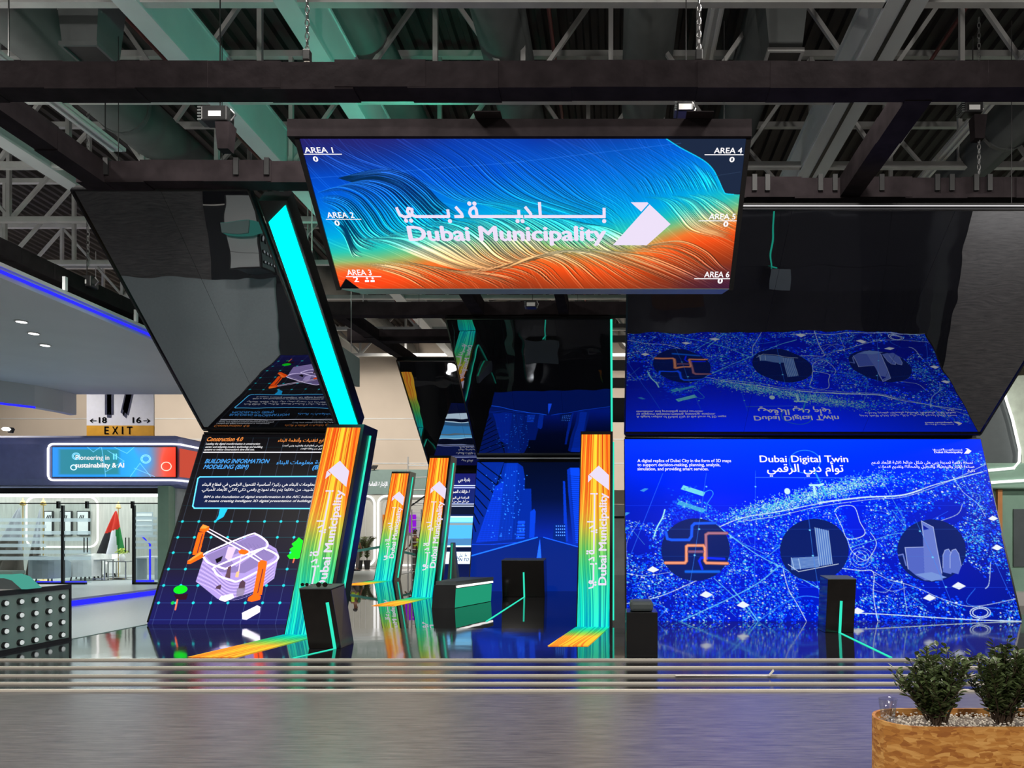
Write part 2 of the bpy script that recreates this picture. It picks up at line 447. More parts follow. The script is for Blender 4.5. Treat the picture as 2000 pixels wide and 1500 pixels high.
    for pts in ([(1295, 925), (1222, 1110)], [(1380, 925), (1355, 1100), (1335, 1214)], [(1476, 920), (1474, 1150)], [(1572, 950), (1588, 1080), (1608, 1210)], [(1788, 1015), (1822, 1088), (1868, 1200)], [(1940, 1090), (1990, 1200)]):
        R.line(pts, 1.0, g, .8)
    for y in (988, 1034, 1087, 1148):
        R.line([(1222, y), (1990, y)], .8, g, .38)
    for p in ((1366, 1034), (1357, 1085), (1582, 1036), (1588, 1086), (1597, 1146), (1797, 1038), (1822, 1089), (1848, 1147), (1476, 951), (1380, 951)):
        R.disc(p, 2.4, 2.0, C8(110, 210, 255))
    R.line([(1476, 933), (1680, 934)], 1.6, C8(120, 190, 255), .6)
    return np.clip(R.a, 0, 1)


def pic_city(pl):
    """night street between towers, all in blue"""
    R = Ras(300, 300, pl)
    u, v = R.X / R.W, R.Y / R.H
    rs = np.random.RandomState(8)
    R.a = ramp(v, [(0, (4, 12, 40)), (.3, (4, 18, 66)), (.55, (6, 36, 150)), (.66, (6, 46, 176)), (1, (4, 30, 112))])
    b1, b2, b3 = C8(4, 46, 160), C8(3, 30, 110), C8(8, 70, 200)
    R.poly([(985, 905), (1012, 905), (1022, 912), (1026, 935), (1020, 1055), (960, 1058), (970, 960)], b1)
    R.poly([(990, 905), (1012, 905), (1000, 1058), (965, 1058)], C8(6, 56, 176))
    R.poly([(1020, 955), (1038, 955), (1040, 1055), (1008, 1056)], b1)
    R.poly([(1036, 1000), (1044, 994), (1047, 1000), (1044, 1052), (1034, 1054)], b3)
    R.poly([(932, 903), (985, 903), (968, 950), (950, 1010), (930, 1060), (914, 1062)], C8(5, 44, 150))
    for i in range(9):
        y = 905 + i * 16
        R.line([(932 - i * 1.2, y - 6 + i), (980 - i * 7.2, y + 30 - i * 1.2)], 2.4, C8(2, 10, 44))
    R.poly([(968, 950), (985, 940), (972, 1060), (930, 1060)], C8(8, 62, 196))
    for i in range(26):
        R.line([(966 - i * 1.35, 962 + 4 * i), (1022 - .4 * i, 962 + 4 * i)], .7, C8(6, 34, 130), .7)
    for i in range(12):
        R.line([(972 + 4 * i, 912), (936 + 7 * i, 1060)], .6, C8(14, 90, 220), .5)
    R.poly([(1012, 1018), (1026, 1018), (1025, 1056), (1008, 1056)], C8(20, 90, 220))
    for i in range(6):
        R.line([(1010, 1024 + 6 * i), (1026, 1024 + 6 * i)], 1.6, C8(3, 24, 100))
    R.poly([(1108, 918), (1114, 914), (1132, 914), (1136, 935), (1146, 1070), (1120, 1066), (1110, 960)], C8(6, 52, 176))
    R.poly([(1114, 914), (1132, 914), (1140, 1060), (1125, 1062)], C8(10, 76, 214))
    for i in range(34):
        R.line([(1112 + .4 * i, 930 + 4 * i), (1142, 932 + 4 * i)], 1.0, C8(3, 28, 110), .7)
    R.poly([(1100, 940), (1104, 940), (1110, 1058), (1102, 1058)], C8(6, 60, 190))
    R.poly([(1082, 1024), (1104, 1024), (1106, 1062), (1080, 1058)], C8(4, 40, 130))
    for i in range(5):
        for j in range(4):
            R.disc((1087 + 4 * i, 1028 + 6 * j), 1.2, 1.5, C8(110, 180, 255))
    R.poly([(914, 1062), (1050, 1050), (1062, 1050), (1230, 1090), (1230, 1180), (905, 1160)], C8(6, 44, 150))
    R.poly([(1052, 1050), (1062, 1050), (1230, 1100), (1230, 1180), (905, 1165), (905, 1092)], C8(5, 38, 132))
    R.line([(914, 1088), (1050, 1050)], 2.4, C8(40, 140, 255))
    R.line([(1062, 1050), (1230, 1096)], 2.0, C8(30, 110, 240))
    R.poly([(1055, 1052), (1058, 1095), (1048, 1095)], C8(40, 120, 250))
    R.line([(914, 1064), (960, 1064), (1010, 1060)], 1.2, C8(20, 90, 230))
    for i in range(90):
        t = rs.rand()
        x, y = 960 + 62 * t + rs.randn() * 6, 920 + 130 * rs.rand()
        if x - 930 > 0:
            R.disc((x, y), .8 + rs.rand() * .7, .8 + rs.rand() * .5, C8(60, 170, 255), .9)
    return np.clip(R.a, 0, 1)


def pic_bim(pl):
    """black screen with a grid and a 3D printed house under an orange gantry"""
    R = Ras(430, 540, pl)
    u, v = R.X / R.W, R.Y / R.H
    R.a = ramp(v, [(0, (12, 10, 14)), (.45, (34, 32, 36)), (.72, (40, 36, 58)), (.86, (36, 34, 92)), (1, (34, 34, 104))])
    teal, tl = C8(34, 160, 170), C8(44, 200, 205)
    ro = [(856, .25), (874, .3), (906, .2), (934, .2), (965, .2), (988, .3), (1019, .8), (1050, .75), (1080, .75), (1112, .75), (1144, .75), (1178, .75), (1211, .85)]
    # grid lines follow the screen's own columns
    cols = [.03 + .0985 * i for i in range(11)]
    for cu in cols:
        R.line([(cu * R.W, .02 * R.H), (cu * R.W, R.H)], 1.1, C8(120, 150, 190), .45, raw=True)
    for y, al in ro:
        yy = R.m((400, y))[1]
        R.line([(0, yy), (R.W, yy)], 1.2, teal if y < 1170 else C8(70, 110, 190), al * .7, raw=True)
        if 1000 < y < 1200:
            for cu in cols:
                R.disc((cu * R.W, yy), 3.6, 3.6, tl, raw=True)
    W1, W2, W3 = C8(232, 214, 250), C8(176, 160, 204), C8(140, 124, 172)
    # house: outer walls
    R.poly([(383, 1136), (398, 1090), (402, 1083), (486, 1048), (500, 1044), (520, 1055), (523, 1062), (540, 1072), (545, 1084), (536, 1130), (500, 1155), (440, 1174), (425, 1170)], W2)
    for i in range(13):
        t = i / 12.
        R.line(R.smooth([(399 - 15 * t, 1090 + 47 * t), (420 - 6 * t, 1108 + 42 * t), (450, 1134 + 38 * t), (490, 1128 + 34 * t), (535, 1094 + 36 * t)], 5), 1.1, W3 if i % 2 else C8(214, 200, 236), .8)
    # openings and interior floor
    R.poly([(402, 1086), (486, 1050), (502, 1047), (520, 1058), (518, 1066), (540, 1078), (535, 1090), (478, 1120), (430, 1118)], C8(150, 134, 180))
    R.poly([(446, 1088), (494, 1070), (500, 1082), (462, 1108)], C8(176, 160, 200))
    for i in range(6):
        R.line([(470 + 8 * i, 1060 + i), (482 + 8 * i, 1076 + i)], 1.4, W3)
    R.poly([(446, 1068), (462, 1070), (450, 1098), (440, 1090)], C8(206, 192, 226))
    ring = lambda pts, w: R.line(R.smooth(pts + [pts[0]], 5), w, C8(246, 236, 255))
    ring([(399, 1090), (404, 1080), (485, 1046), (503, 1045), (521, 1058), (522, 1068), (510, 1074), (448, 1108), (436, 1110), (408, 1100)], 4.2)
    ring([(419, 1114), (424, 1106), (505, 1074), (522, 1074), (541, 1084), (543, 1092), (530, 1102), (470, 1134), (452, 1134), (426, 1124)], 4.2)
    R.poly([(421, 1093), (436, 1086), (432, 1096), (424, 1101)], C8(26, 20, 30))
    R.poly([(446, 1108), (452, 1105), (450, 1130), (440, 1128)], C8(110, 80, 92))
    R.poly([(424, 1145), (433, 1142), (431, 1152), (421, 1150)], C8(96, 70, 88))
    R.poly([(468, 1140), (474, 1133), (480, 1138), (478, 1152), (466, 1150)], C8(96, 70, 88))
    R.poly([(463, 1150), (480, 1148), (476, 1164), (462, 1166)], C8(150, 140, 160), .8)
    R.poly([(432, 1165), (455, 1160), (458, 1168), (440, 1176), (428, 1172)], C8(240, 236, 246))
    # gantry
    og, od, ol = C8(250, 120, 24), C8(190, 78, 14), C8(255, 165, 70)
    R.line([(402, 1036), (476, 1078), (508, 1098)], 3.0, C8(248, 238, 250))
    R.line([(406, 1032), (480, 1072), (512, 1094)], 2.4, C8(236, 226, 240))
    R.line([(472, 1082), (466, 1120)], 2.4, C8(214, 200, 216))
    R.poly([(462, 1118), (468, 1116), (466, 1128), (460, 1128)], C8(240, 190, 150))
    R.poly([(466, 1077), (472, 1073), (485, 1076), (486, 1080), (478, 1084), (468, 1082)], og)
    R.poly([(391, 1033), (397, 1025), (409, 1029), (409, 1036), (400, 1040), (390, 1038)], og)
    R.poly([(391, 1033), (397, 1025), (409, 1029), (402, 1033)], ol)
    R.poly([(388, 1040), (401, 1040), (390, 1084), (376, 1084)], og)
    R.line([(396, 1044), (386, 1080)], 3, C8(110, 56, 60))
    R.poly([(367, 1096), (396, 1080), (399, 1088), (372, 1102), (366, 1102)], og)
    R.poly([(367, 1096), (392, 1078), (398, 1080), (372, 1096)], ol)
    R.poly([(505, 1099), (511, 1094), (522, 1097), (521, 1108), (504, 1108)], og)
    R.poly([(505, 1106), (521, 1104), (512, 1162), (494, 1164)], og)
    R.line([(514, 1112), (504, 1158)], 3, C8(120, 60, 60))
    R.poly([(485, 1168), (497, 1160), (510, 1164), (508, 1172), (492, 1176), (484, 1174)], og)
    # trees, white block
    gr = C8(22, 226, 40)
    R.poly([(584, 1050), (579, 1056), (570, 1063), (574, 1068), (566, 1073), (570, 1080), (561, 1086), (566, 1092), (582, 1092), (596, 1086), (600, 1070), (592, 1056)], gr)
    R.line([(575, 1092), (573, 1099)], 3.5, C8(230, 130, 90))
    R.disc((353, 1152), 17, 11, gr)
    R.poly([(340, 1162), (368, 1160), (364, 1172), (346, 1172)], C8(60, 20, 40))
    R.disc((338, 1178), 4.5, 4.5, C8(30, 190, 90))
    R.line([(347, 1172), (343, 1191)], 4, C8(230, 130, 90))
    R.poly([(473, 1198), (503, 1183), (509, 1186), (508, 1196), (482, 1211), (474, 1210)], C8(246, 240, 250))
    R.poly([(473, 1198), (503, 1183), (509, 1186), (481, 1201)], C8(255, 252, 255))
    # speech balloon and rules
    R.poly([(387, 932), (640, 930), (640, 993), (378, 993)], C8(22, 36, 78))
    R.line([(640, 931), (391, 932), (387, 935), (377, 989), (380, 993), (640, 994)], 3.4, C8(120, 220, 245))
    R.poly([(430, 993), (446, 993), (437, 1010), (420, 1020), (427, 1008)], C8(40, 190, 225))
    R.line([(398, 884), (640, 884)], 2.6, C8(248, 246, 250))
    return np.clip(R.a, 0, 1)


def pic_pool(pl):
    """blue bulletin screen with a sea photograph, mostly hidden between two fins"""
    R = Ras(200, 230, pl)
    v = R.Y / R.H
    R.a = ramp(v, [(0, (30, 32, 110)), (.25, (26, 44, 120)), (.5, (20, 30, 76)), (.7, (14, 24, 60)), (1, (18, 30, 90))])
    R.poly([(780, 985), (1100, 985), (1100, 1005), (780, 1005)], C8(16, 24, 52))
    R.poly([(780, 1009), (1100, 1009), (1100, 1068), (780, 1068)], C8(90, 180, 222))
    R.poly([(780, 1012), (1100, 1012), (1100, 1020), (780, 1020)], C8(150, 216, 240))
    R.poly([(780, 1022), (1100, 1022), (1100, 1026), (780, 1026)], C8(150, 160, 160))
    R.poly([(780, 1054), (1100, 1050), (1100, 1066), (780, 1066)], C8(84, 140, 180))
    R.line([(780, 1010), (1100, 1010)], 3, C8(210, 240, 250))
    R.line([(780, 1068), (1100, 1067)], 3, C8(230, 244, 250))
    R.poly([(780, 1078), (1100, 1078), (1100, 1102), (780, 1102)], C8(222, 234, 240))
    for y in (949, 953, 985, 989):
        R.line([(780, y), (1100, y)], 1.6, C8(220, 226, 250))
    return np.clip(R.a, 0, 1)


def pic_fascia(w_, h_):
    R = Ras(300, 84)
    u, v = R.X / R.W, R.Y / R.H
    R.a = ramp(u + .12 * (vnoise(u.shape, 40, 3) - .5), [(0, (60, 150, 215)), (.3, (46, 150, 205)), (.55, (52, 160, 215)), (.7, (60, 170, 225)), (.8, (150, 130, 150)), (.9, (226, 92, 70)), (1, (222, 70, 50))])
    k = np.clip(1.2 - np.maximum(np.abs(u - .3) / .22, np.abs(v - .5) / .38), 0, 1)[..., None]
    k = np.clip(k * 6, 0, 1) * .55
    R.a = R.a * (1 - k) + C8(60, 130, 110) * k
    wl = C8(150, 215, 245)
    for (x, y, r) in ((58, 26, 11), (228, 34, 14)):
        for rr in (r * .85, r * .85 - 3):
            R.line([(x + rr * math.cos(a), y + rr * math.sin(a)) for a in np.linspace(0, 6.3, 24)], 1.3, C8(170, 220, 245), raw=True)
    R.line([(52 + 7 * math.cos(a), 58 + 7 * math.sin(a)) for a in np.linspace(0, 6.3, 20)], 2.0, C8(220, 236, 250), raw=True)
    for pts in ([(85, 0), (100, 14), (118, 0)], [(120, 0), (128, 60), (130, 84)], [(135, 10), (175, 40), (130, 70)], [(150, 0), (182, 18), (200, 0)], [(190, 84), (214, 46), (240, 84)], [(200, 60), (250, 84)]):
        R.line(pts, 1.2, wl, .8, raw=True)
    R.line([(150, 20), (150, 34)], 3, C8(140, 215, 250), raw=True)
    R.line([(156, 20), (156, 34)], 3, C8(140, 215, 250), raw=True)
    R.line([(278 + 12 * math.cos(a), 55 + 12 * math.sin(a)) for a in np.linspace(0, 6.3, 24)], 1.8, C8(250, 220, 210), raw=True)
    return np.clip(R.a, 0, 1)
# ---------------------------------------------------------------- scene helpers
SC = bpy.context.scene
COL = SC.collection
random.seed(7)


def tag(o, label=None, cat=None, group=None, kind=None):
    if label:
        o['label'] = label
    if cat:
        o['category'] = cat
    if group:
        o['group'] = group
    if kind:
        o['kind'] = kind
    return o


def thing(name, loc, label, cat, group=None):
    o = bpy.data.objects.new(name, None)
    o.empty_display_size = .2
    COL.objects.link(o)
    o.location = loc
    return tag(o, label, cat, group)


def origin(o):
    p = Vector((0, 0, 0))
    while o is not None:
        p += o.location
        o = o.parent
    return p


class MB:
    """collects faces (world coordinates) and links them as ONE mesh object"""

    def __init__(s):
        s.v, s.f, s.mi, s.cur = [], [], [], 0

    def mat(s, i):
        s.cur = i
        return s

    def face(s, pts):
        n = len(s.v)
        s.v += [tuple(p) for p in pts]
        s.f.append(list(range(n, n + len(pts))))
        s.mi.append(s.cur)
        return s

    def mesh(s, vs, fs):
        n = len(s.v)
        s.v += [tuple(p) for p in vs]
        for f in fs:
            s.f.append([i + n for i in f])
            s.mi.append(s.cur)
        return s

    def box(s, x0, x1, y0, y1, z0, z1):
        return s.hexa([(x0, y0, z0), (x1, y0, z0), (x1, y1, z0), (x0, y1, z0)], [(x0, y0, z1), (x1, y0, z1), (x1, y1, z1), (x0, y1, z1)])

    def hexa(s, a, b):
        n = len(a)
        fs = [list(range(n))[::-1], list(range(n, 2 * n))]
        for i in range(n):
            j = (i + 1) % n
            fs.append([i, j, j + n, i + n])
        return s.mesh(list(a) + list(b), fs)

    def prism(s, poly, d):
        d = Vector(d)
        return s.hexa([Vector(p) for p in poly], [Vector(p) + d for p in poly])

    def bar(s, p, q, w, h, up=(0, 0, 1)):
        p, q = Vector(p), Vector(q)
        d = (q - p).normalized()
        up = Vector(up)
        if abs(d.dot(up)) > .98:
            up = Vector((0, 1, 0))
        a = d.cross(up).normalized() * w / 2
        b = a.cross(d).normalized() * h / 2
        return s.hexa([p - a - b, p + a - b, p + a + b, p - a + b], [q - a - b, q + a - b, q + a + b, q - a + b])

    def tube(s, pts, r, n=8, caps=True):
        pts = [Vector(p) for p in pts]
        rs = r if isinstance(r, (list, tuple)) else [r] * len(pts)
        rings = []
        for i, p in enumerate(pts):
            d = (pts[min(i + 1, len(pts) - 1)] - pts[max(i - 1, 0)]).normalized()
            up = Vector((0, 0, 1)) if abs(d.z) < .95 else Vector((0, 1, 0))
            a = d.cross(up).normalized()
            b = a.cross(d).normalized()
            rings.append([p + (a * math.cos(6.28318 * k / n) + b * math.sin(6.28318 * k / n)) * rs[i] for k in range(n)])
        vs = [v for r_ in rings for v in r_]
        fs = []
        for i in range(len(rings) - 1):
            for k in range(n):
                k2 = (k + 1) % n
                fs.append([i * n + k, i * n + k2, (i + 1) * n + k2, (i + 1) * n + k])
        if caps:
            fs.append(list(range(n))[::-1])
            fs.append([(len(rings) - 1) * n + k for k in range(n)])
        return s.mesh(vs, fs)

    def lathe(s, c, prof, n=20):
        vs, fs = [], []
        for r, z in prof:
            for k in range(n):
                vs.append((c[0] + r * math.cos(6.28318 * k / n), c[1] + r * math.sin(6.28318 * k / n), c[2] + z))
        for i in range(len(prof) - 1):
            for k in range(n):
                k2 = (k + 1) % n
                fs.append([i * n + k, i * n + k2, (i + 1) * n + k2, (i + 1) * n + k])
        return s.mesh(vs, fs)

    def build(s, name, mats, parent=None, smooth=False, bevel=0, merge=True):
        me = bpy.data.meshes.new(name)
        o0 = origin(parent) if parent else Vector((0, 0, 0))
        me.from_pydata([(v[0] - o0.x, v[1] - o0.y, v[2] - o0.z) for v in s.v], [], s.f)
        mats = mats if isinstance(mats, (list, tuple)) else [mats]
        for m in mats:
            me.materials.append(m)
        me.polygons.foreach_set('material_index', s.mi)
        bm = bmesh.new()
        bm.from_mesh(me)
        if merge:
            bmesh.ops.remove_doubles(bm, verts=bm.verts, dist=1e-5)
        bmesh.ops.recalc_face_normals(bm, faces=bm.faces)
        bm.to_mesh(me)
        bm.free()
        if smooth:
            me.polygons.foreach_set('use_smooth', [True] * len(me.polygons))
        o = bpy.data.objects.new(name, me)
        COL.objects.link(o)
        o.parent = parent
        if bevel:
            b = o.modifiers.new('bevel', 'BEVEL')
            b.width = bevel
            b.segments = 2
            b.limit_method = 'ANGLE'
        return o


def copy_tree(o, loc=None, parent=None):
    c = o.copy()
    COL.objects.link(c)
    c.parent = parent
    if loc is not None:
        c.location = loc
    for ch in list(o.children):
        copy_tree(ch, None, c)
    return c


# ---------------------------------------------------------------- materials
def newmat(name):
    m = bpy.data.materials.new(name)
    m.use_nodes = True
    n = m.node_tree.nodes
    n.clear()
    out = n.new('ShaderNodeOutputMaterial')
    return m, n, m.node_tree.links, out


def srgb(r, g, b):
    c = lin(np.array((r, g, b)) / 255.)
    return (float(c[0]), float(c[1]), float(c[2]), 1.0)


def pbr(name, col, rough=.5, metal=0., spec=.5, var=.12, scale=6., bump=0., bscale=40., stretch=(1, 1, 1), coat=0.):
    """plain surface with a little procedural tone variation"""
    m, n, L, out = newmat(name)
    b = n.new('ShaderNodeBsdfPrincipled')
    b.inputs['Roughness'].default_value = rough
    b.inputs['Metallic'].default_value = metal
    b.inputs['Specular IOR Level'].default_value = spec
    b.inputs['Coat Weight'].default_value = coat
    tc = n.new('ShaderNodeTexCoord')
    mp = n.new('ShaderNodeMapping')
    mp.inputs['Scale'].default_value = stretch
    L.new(tc.outputs['Object'], mp.inputs[0])
    nz = n.new('ShaderNodeTexNoise')
    nz.inputs['Scale'].default_value = scale
    nz.inputs['Detail'].default_value = 5
    L.new(mp.outputs[0], nz.inputs['Vector'])
    rp = n.new('ShaderNodeValToRGB')
    c = Vector(col[:3])
    rp.color_ramp.elements[0].color = (*(c * (1 - var)), 1)
    rp.color_ramp.elements[1].color = (*(c * (1 + var)), 1)
    rp.color_ramp.elements[0].position = .3
    rp.color_ramp.elements[1].position = .7
    L.new(nz.outputs['Fac'], rp.inputs[0])
    L.new(rp.outputs[0], b.inputs['Base Color'])
    if bump:
        n2 = n.new('ShaderNodeTexNoise')
        n2.inputs['Scale'].default_value = bscale
        n2.inputs['Detail'].default_value = 3
        L.new(mp.outputs[0], n2.inputs['Vector'])
        bp = n.new('ShaderNodeBump')
        bp.inputs['Strength'].default_value = bump
        bp.inputs['Distance'].default_value = .02
        L.new(n2.outputs['Fac'], bp.inputs['Height'])
        L.new(bp.outputs[0], b.inputs['Normal'])
    L.new(b.outputs[0], out.inputs[0])
    return m


def glow(name, col, s=1.0):
    m, n, L, out = newmat(name)
    e = n.new('ShaderNodeEmission')
    e.inputs['Color'].default_value = col
    e.inputs['Strength'].default_value = s
    L.new(e.outputs[0], out.inputs[0])
    return m


def led(name, s=1.0):
    """screen pixels: reads the picture stored on the screen's own pixel grid"""
    m, n, L, out = newmat(name)
    a = n.new('ShaderNodeAttribute')
    a.attribute_name = 'content'
    e = n.new('ShaderNodeEmission')
    e.inputs['Strength'].default_value = s
    L.new(a.outputs['Color'], e.inputs['Color'])
    g = n.new('ShaderNodeBsdfGlossy')
    g.inputs['Roughness'].default_value = .35
    g.inputs['Color'].default_value = (.003, .003, .003, 1)
    ad = n.new('ShaderNodeAddShader')
    L.new(e.outputs[0], ad.inputs[0])
    L.new(g.outputs[0], ad.inputs[1])
    L.new(ad.outputs[0], out.inputs[0])
    return m


def screen(name, pl, img, mat, parent, off=.004, gain=1.6):
    """the pixel grid of a screen as one mesh with its picture in a colour attribute"""
    H, W, _ = img.shape
    o0 = origin(parent)
    uu, vv = np.meshgrid(np.linspace(0, pl.w, W + 1), np.linspace(0, pl.h, H + 1))
    o, U, V, N = (np.array(k) for k in (pl.o - o0, pl.u, pl.v, pl.n))
    co = o + N * off + uu[..., None] * U + vv[..., None] * V
    me = bpy.data.meshes.new(name)
    nv = (W + 1) * (H + 1)
    me.vertices.add(nv)
    me.vertices.foreach_set('co', co.astype(np.float32).ravel())
    i, j = np.meshgrid(np.arange(H), np.arange(W), indexing='ij')
    a = i * (W + 1) + j
    q = np.stack([a, a + W + 1, a + W + 2, a + 1], -1).reshape(-1)
    nf = W * H
    me.loops.add(nf * 4)
    me.loops.foreach_set('vertex_index', q.astype(np.int32))
    me.polygons.add(nf)
    me.polygons.foreach_set('loop_start', np.arange(0, nf * 4, 4, dtype=np.int32))
    me.update(calc_edges=True)
    ca = me.color_attributes.new('content', 'FLOAT_COLOR', 'POINT')
    pad = np.pad(img, ((0, 1), (0, 1), (0, 0)), mode='edge')
    p = np.ones((H + 1, W + 1, 4), np.float32)
    c = lin(pad)
    sat = np.clip(1 - 7 * np.maximum(c[..., :1], c[..., 1:2]), 0, 1) if np.ndim(gain) else 1.0
    p[..., :3] = c * (1 + np.asarray(gain) * c * c * sat)          # pixels at full drive are brighter than the picture can show
    ca.data.foreach_set('color', p.ravel())
    me.materials.append(mat)
    ob = bpy.data.objects.new(name, me)
    COL.objects.link(ob)
    ob.parent = parent
    return ob


# ---------------------------------------------------------------- lettering
AR = {'ا': (0xFE8D, 2), 'أ': (0xFE83, 2), 'إ': (0xFE87, 2), 'آ': (0xFE81, 2), 'ب': (0xFE8F, 4), 'ة': (0xFE93, 2), 'ت': (0xFE95, 4), 'ث': (0xFE99, 4), 'ج': (0xFE9D, 4),
      'ح': (0xFEA1, 4), 'خ': (0xFEA5, 4), 'د': (0xFEA9, 2), 'ذ': (0xFEAB, 2), 'ر': (0xFEAD, 2), 'ز': (0xFEAF, 2), 'س': (0xFEB1, 4), 'ش': (0xFEB5, 4), 'ص': (0xFEB9, 4),
      'ض': (0xFEBD, 4), 'ط': (0xFEC1, 4), 'ظ': (0xFEC5, 4), 'ع': (0xFEC9, 4), 'غ': (0xFECD, 4), 'ف': (0xFED1, 4), 'ق': (0xFED5, 4), 'ك': (0xFED9, 4), 'ل': (0xFEDD, 4),
      'م': (0xFEE1, 4), 'ن': (0xFEE5, 4), 'ه': (0xFEE9, 4), 'و': (0xFEED, 2), 'ى': (0xFEEF, 2), 'ي': (0xFEF1, 4), 'ئ': (0xFE89, 4), 'ء': (0xFE80, 1), 'ؤ': (0xFE85, 2)}


def arabic(s):
    out = []
    s = s.replace('لا', '\ufefb').replace('لأ', '\ufef7')
    for i, ch in enumerate(s):
        if ch in '\ufefb\ufef7':
            pv = i > 0 and s[i - 1] in AR and AR[s[i - 1]][1] == 4
            out.append(chr(ord(ch) + (1 if pv else 0)))
            continue
        if ch not in AR:
            out.append(ch)
            continue
        base, k = AR[ch]
        pv = i > 0 and ((s[i - 1] in AR and AR[s[i - 1]][1] == 4) or s[i - 1] == '\u0640') and k > 1
        nx = i + 1 < len(s) and (s[i + 1] in AR and AR[s[i + 1]][1] > 1 or s[i + 1] in '\u0640\ufefb\ufef7') and k == 4
        out.append(chr(base + (3 if pv and nx else 2 if nx else 1 if pv else 0)))
    return ''.join(out[::-1])


_TX = {}


def text_mesh(body, bold, shear):
    key = (body, bold, shear)
    if key not in _TX:
        c = bpy.data.curves.new('lettering', 'FONT')
        c.body = body
        c.size = 1
        c.shear = shear
        c.resolution_u = 3
        o = bpy.data.objects.new('lettering', c)
        COL.objects.link(o)
        dg = bpy.context.evaluated_depsgraph_get()
        me = bpy.data.meshes.new_from_object(o.evaluated_get(dg))
        v = [tuple(k.co) for k in me.vertices]
        f = [list(p.vertices) for p in me.polygons]
        bpy.data.objects.remove(o)
        bpy.data.curves.remove(c)
        bpy.data.meshes.remove(me)
        V, Fc = [], []
        offs = [(0, 0)] if not bold else [(-bold, 0), (bold, 0), (0, bold * .7), (0, -bold * .7)]
        for dx, dy in offs:
            n = len(V)
            V += [(x + dx, y + dy) for x, y, _ in v]
            Fc += [[i + n for i in g] for g in f]
        _TX[key] = (V, Fc)
    return _TX[key]


class Letters:
    """several lines of lettering on one plane, as one mesh"""

    def __init__(s, pl, off=.008):
        s.pl, s.mb, s.off, s.k = pl, MB(), off, 0

    def put(s, body, x0, y, x1, h=None, bold=.02, shear=0., px=True, rot=False):
        """lettering from x0 to x1 on base line y (photograph pixels if px, else metres on the plane); h = cap height"""
        V, Fc = text_mesh(body, bold, shear)
        if not V:
            return s
        mx, Mx = min(p[0] for p in V), max(p[0] for p in V)
        if px:
            a0, b0 = s.pl.hit(x0, y)
            a1, b1 = s.pl.hit(x1, y)
            hh = abs(s.pl.hit(x0, y - h)[1] - b0) if h else None
        else:
            (a0, b0), (a1, b1), hh = (x0, y), (x1, y), h
        sx = (a1 - a0) / (Mx - mx)
        sy = hh / .70 if hh else sx
        s.k += 1
        pts = [s.pl.pt(a0 + (p[0] - mx) * sx, b0 + (b1 - b0) * (p[0] - mx) / (Mx - mx) - p[1] * sy, s.off + .0004 * (s.k % 3)) for p in V]
        s.mb.mesh(pts, Fc)
        return s

    def rect(s, x0, y0, x1, y1):
        c = [s.pl.hit(*p) for p in ((x0, y0), (x1, y0), (x1, y1), (x0, y1))]
        s.mb.face([s.pl.pt(a, b, s.off) for a, b in c])
        return s

    def build(s, name, mat, parent):
        return s.mb.build(name, mat, parent, merge=False)


# the municipality mark, traced in a 540 x 100 box: strokes of the Arabic line, base line of the Latin line, arrow emblem
def _stroke(pts, w):
    polys = []
    for (x0, y0), (x1, y1) in zip(pts[:-1], pts[1:]):
        L = math.hypot(x1 - x0, y1 - y0) or 1
        nx, ny = -(y1 - y0) / L * w / 2, (x1 - x0) / L * w / 2
        polys.append([(x0 + nx, y0 + ny), (x1 + nx, y1 + ny), (x1 - nx, y1 - ny), (x0 - nx, y0 - ny)])
    for x, y in pts[1:-1]:
        polys.append([(x + w / 2 * math.cos(a), y + w / 2 * math.sin(a)) for a in np.linspace(0, 6.2832, 9)[:-1]])
    return polys


def mark_shapes():
    w = 6
    ar = []
    for p in ([(1180, 404), (1180, 421)], [(1183, 421), (1022, 421)], [(1054, 393), (1054, 421)], [(1025, 402), (1035, 415), (1036, 421), (1022, 421)],
              [(1012, 408), (1012, 421)], [(1020, 421), (926, 421)], [(927, 421), (918, 421), (915, 414), (918, 407), (926, 403), (929, 408), (929, 421)],
              [(889, 402), (899, 415), (900, 421), (884, 421)], [(873, 407), (873, 421), (806, 421)], [(808, 421), (801, 418), (803, 407), (796, 405), (793, 411), (797, 420), (786, 422), (777, 418), (773, 403)]):
        ar += _stroke(p, w)
    for x, y in ((1180, 430), (1008, 430), (1018, 430), (917, 396), (927, 396), (874, 430), (787, 429), (797, 429)):
        ar.append([(x + 4.2 * math.cos(a), y + 4.2 * math.sin(a)) for a in np.linspace(0, 6.2832, 11)[:-1]])
    em = [[(1232, 393.5), (1264.5, 393.5), (1267, 396), (1253, 411.5)], [(1269, 397.5), (1312, 436), (1266, 478.5), (1197, 478.5)]]
    return ar, em


def mark(pl, a0, b0, width, parent, mat, rot=False, off=.009, bold=.03, names=('logo_lettering', 'logo_emblem')):
    """place the mark with its top left corner at a0, b0 (metres on pl); rot: reads upward"""
    k = width / 540.
    ar, em = mark_shapes()

    def T(x, y, d=off):
        x, y = (x - 772) * k, (y - 392) * k
        return pl.pt(a0 + y, b0 - x, d) if rot else pl.pt(a0 + x, b0 + y, d)

    m = MB()
    for q in ar:
        m.face([T(*p) for p in q])
    V, Fc = text_mesh('Dubai Municipality', bold, 0)
    mx, Mx = min(p[0] for p in V), max(p[0] for p in V)
    m.mesh([T(785 + (p[0] - mx) / (Mx - mx) * 399, 469 - p[1] * 42., off + .0006) for p in V], Fc)
    m.build(names[0], mat, parent, merge=False)
    m = MB()
    for q in em:
        m.face([T(*p) for p in q])
    m.build(names[1], mat, parent, merge=False)
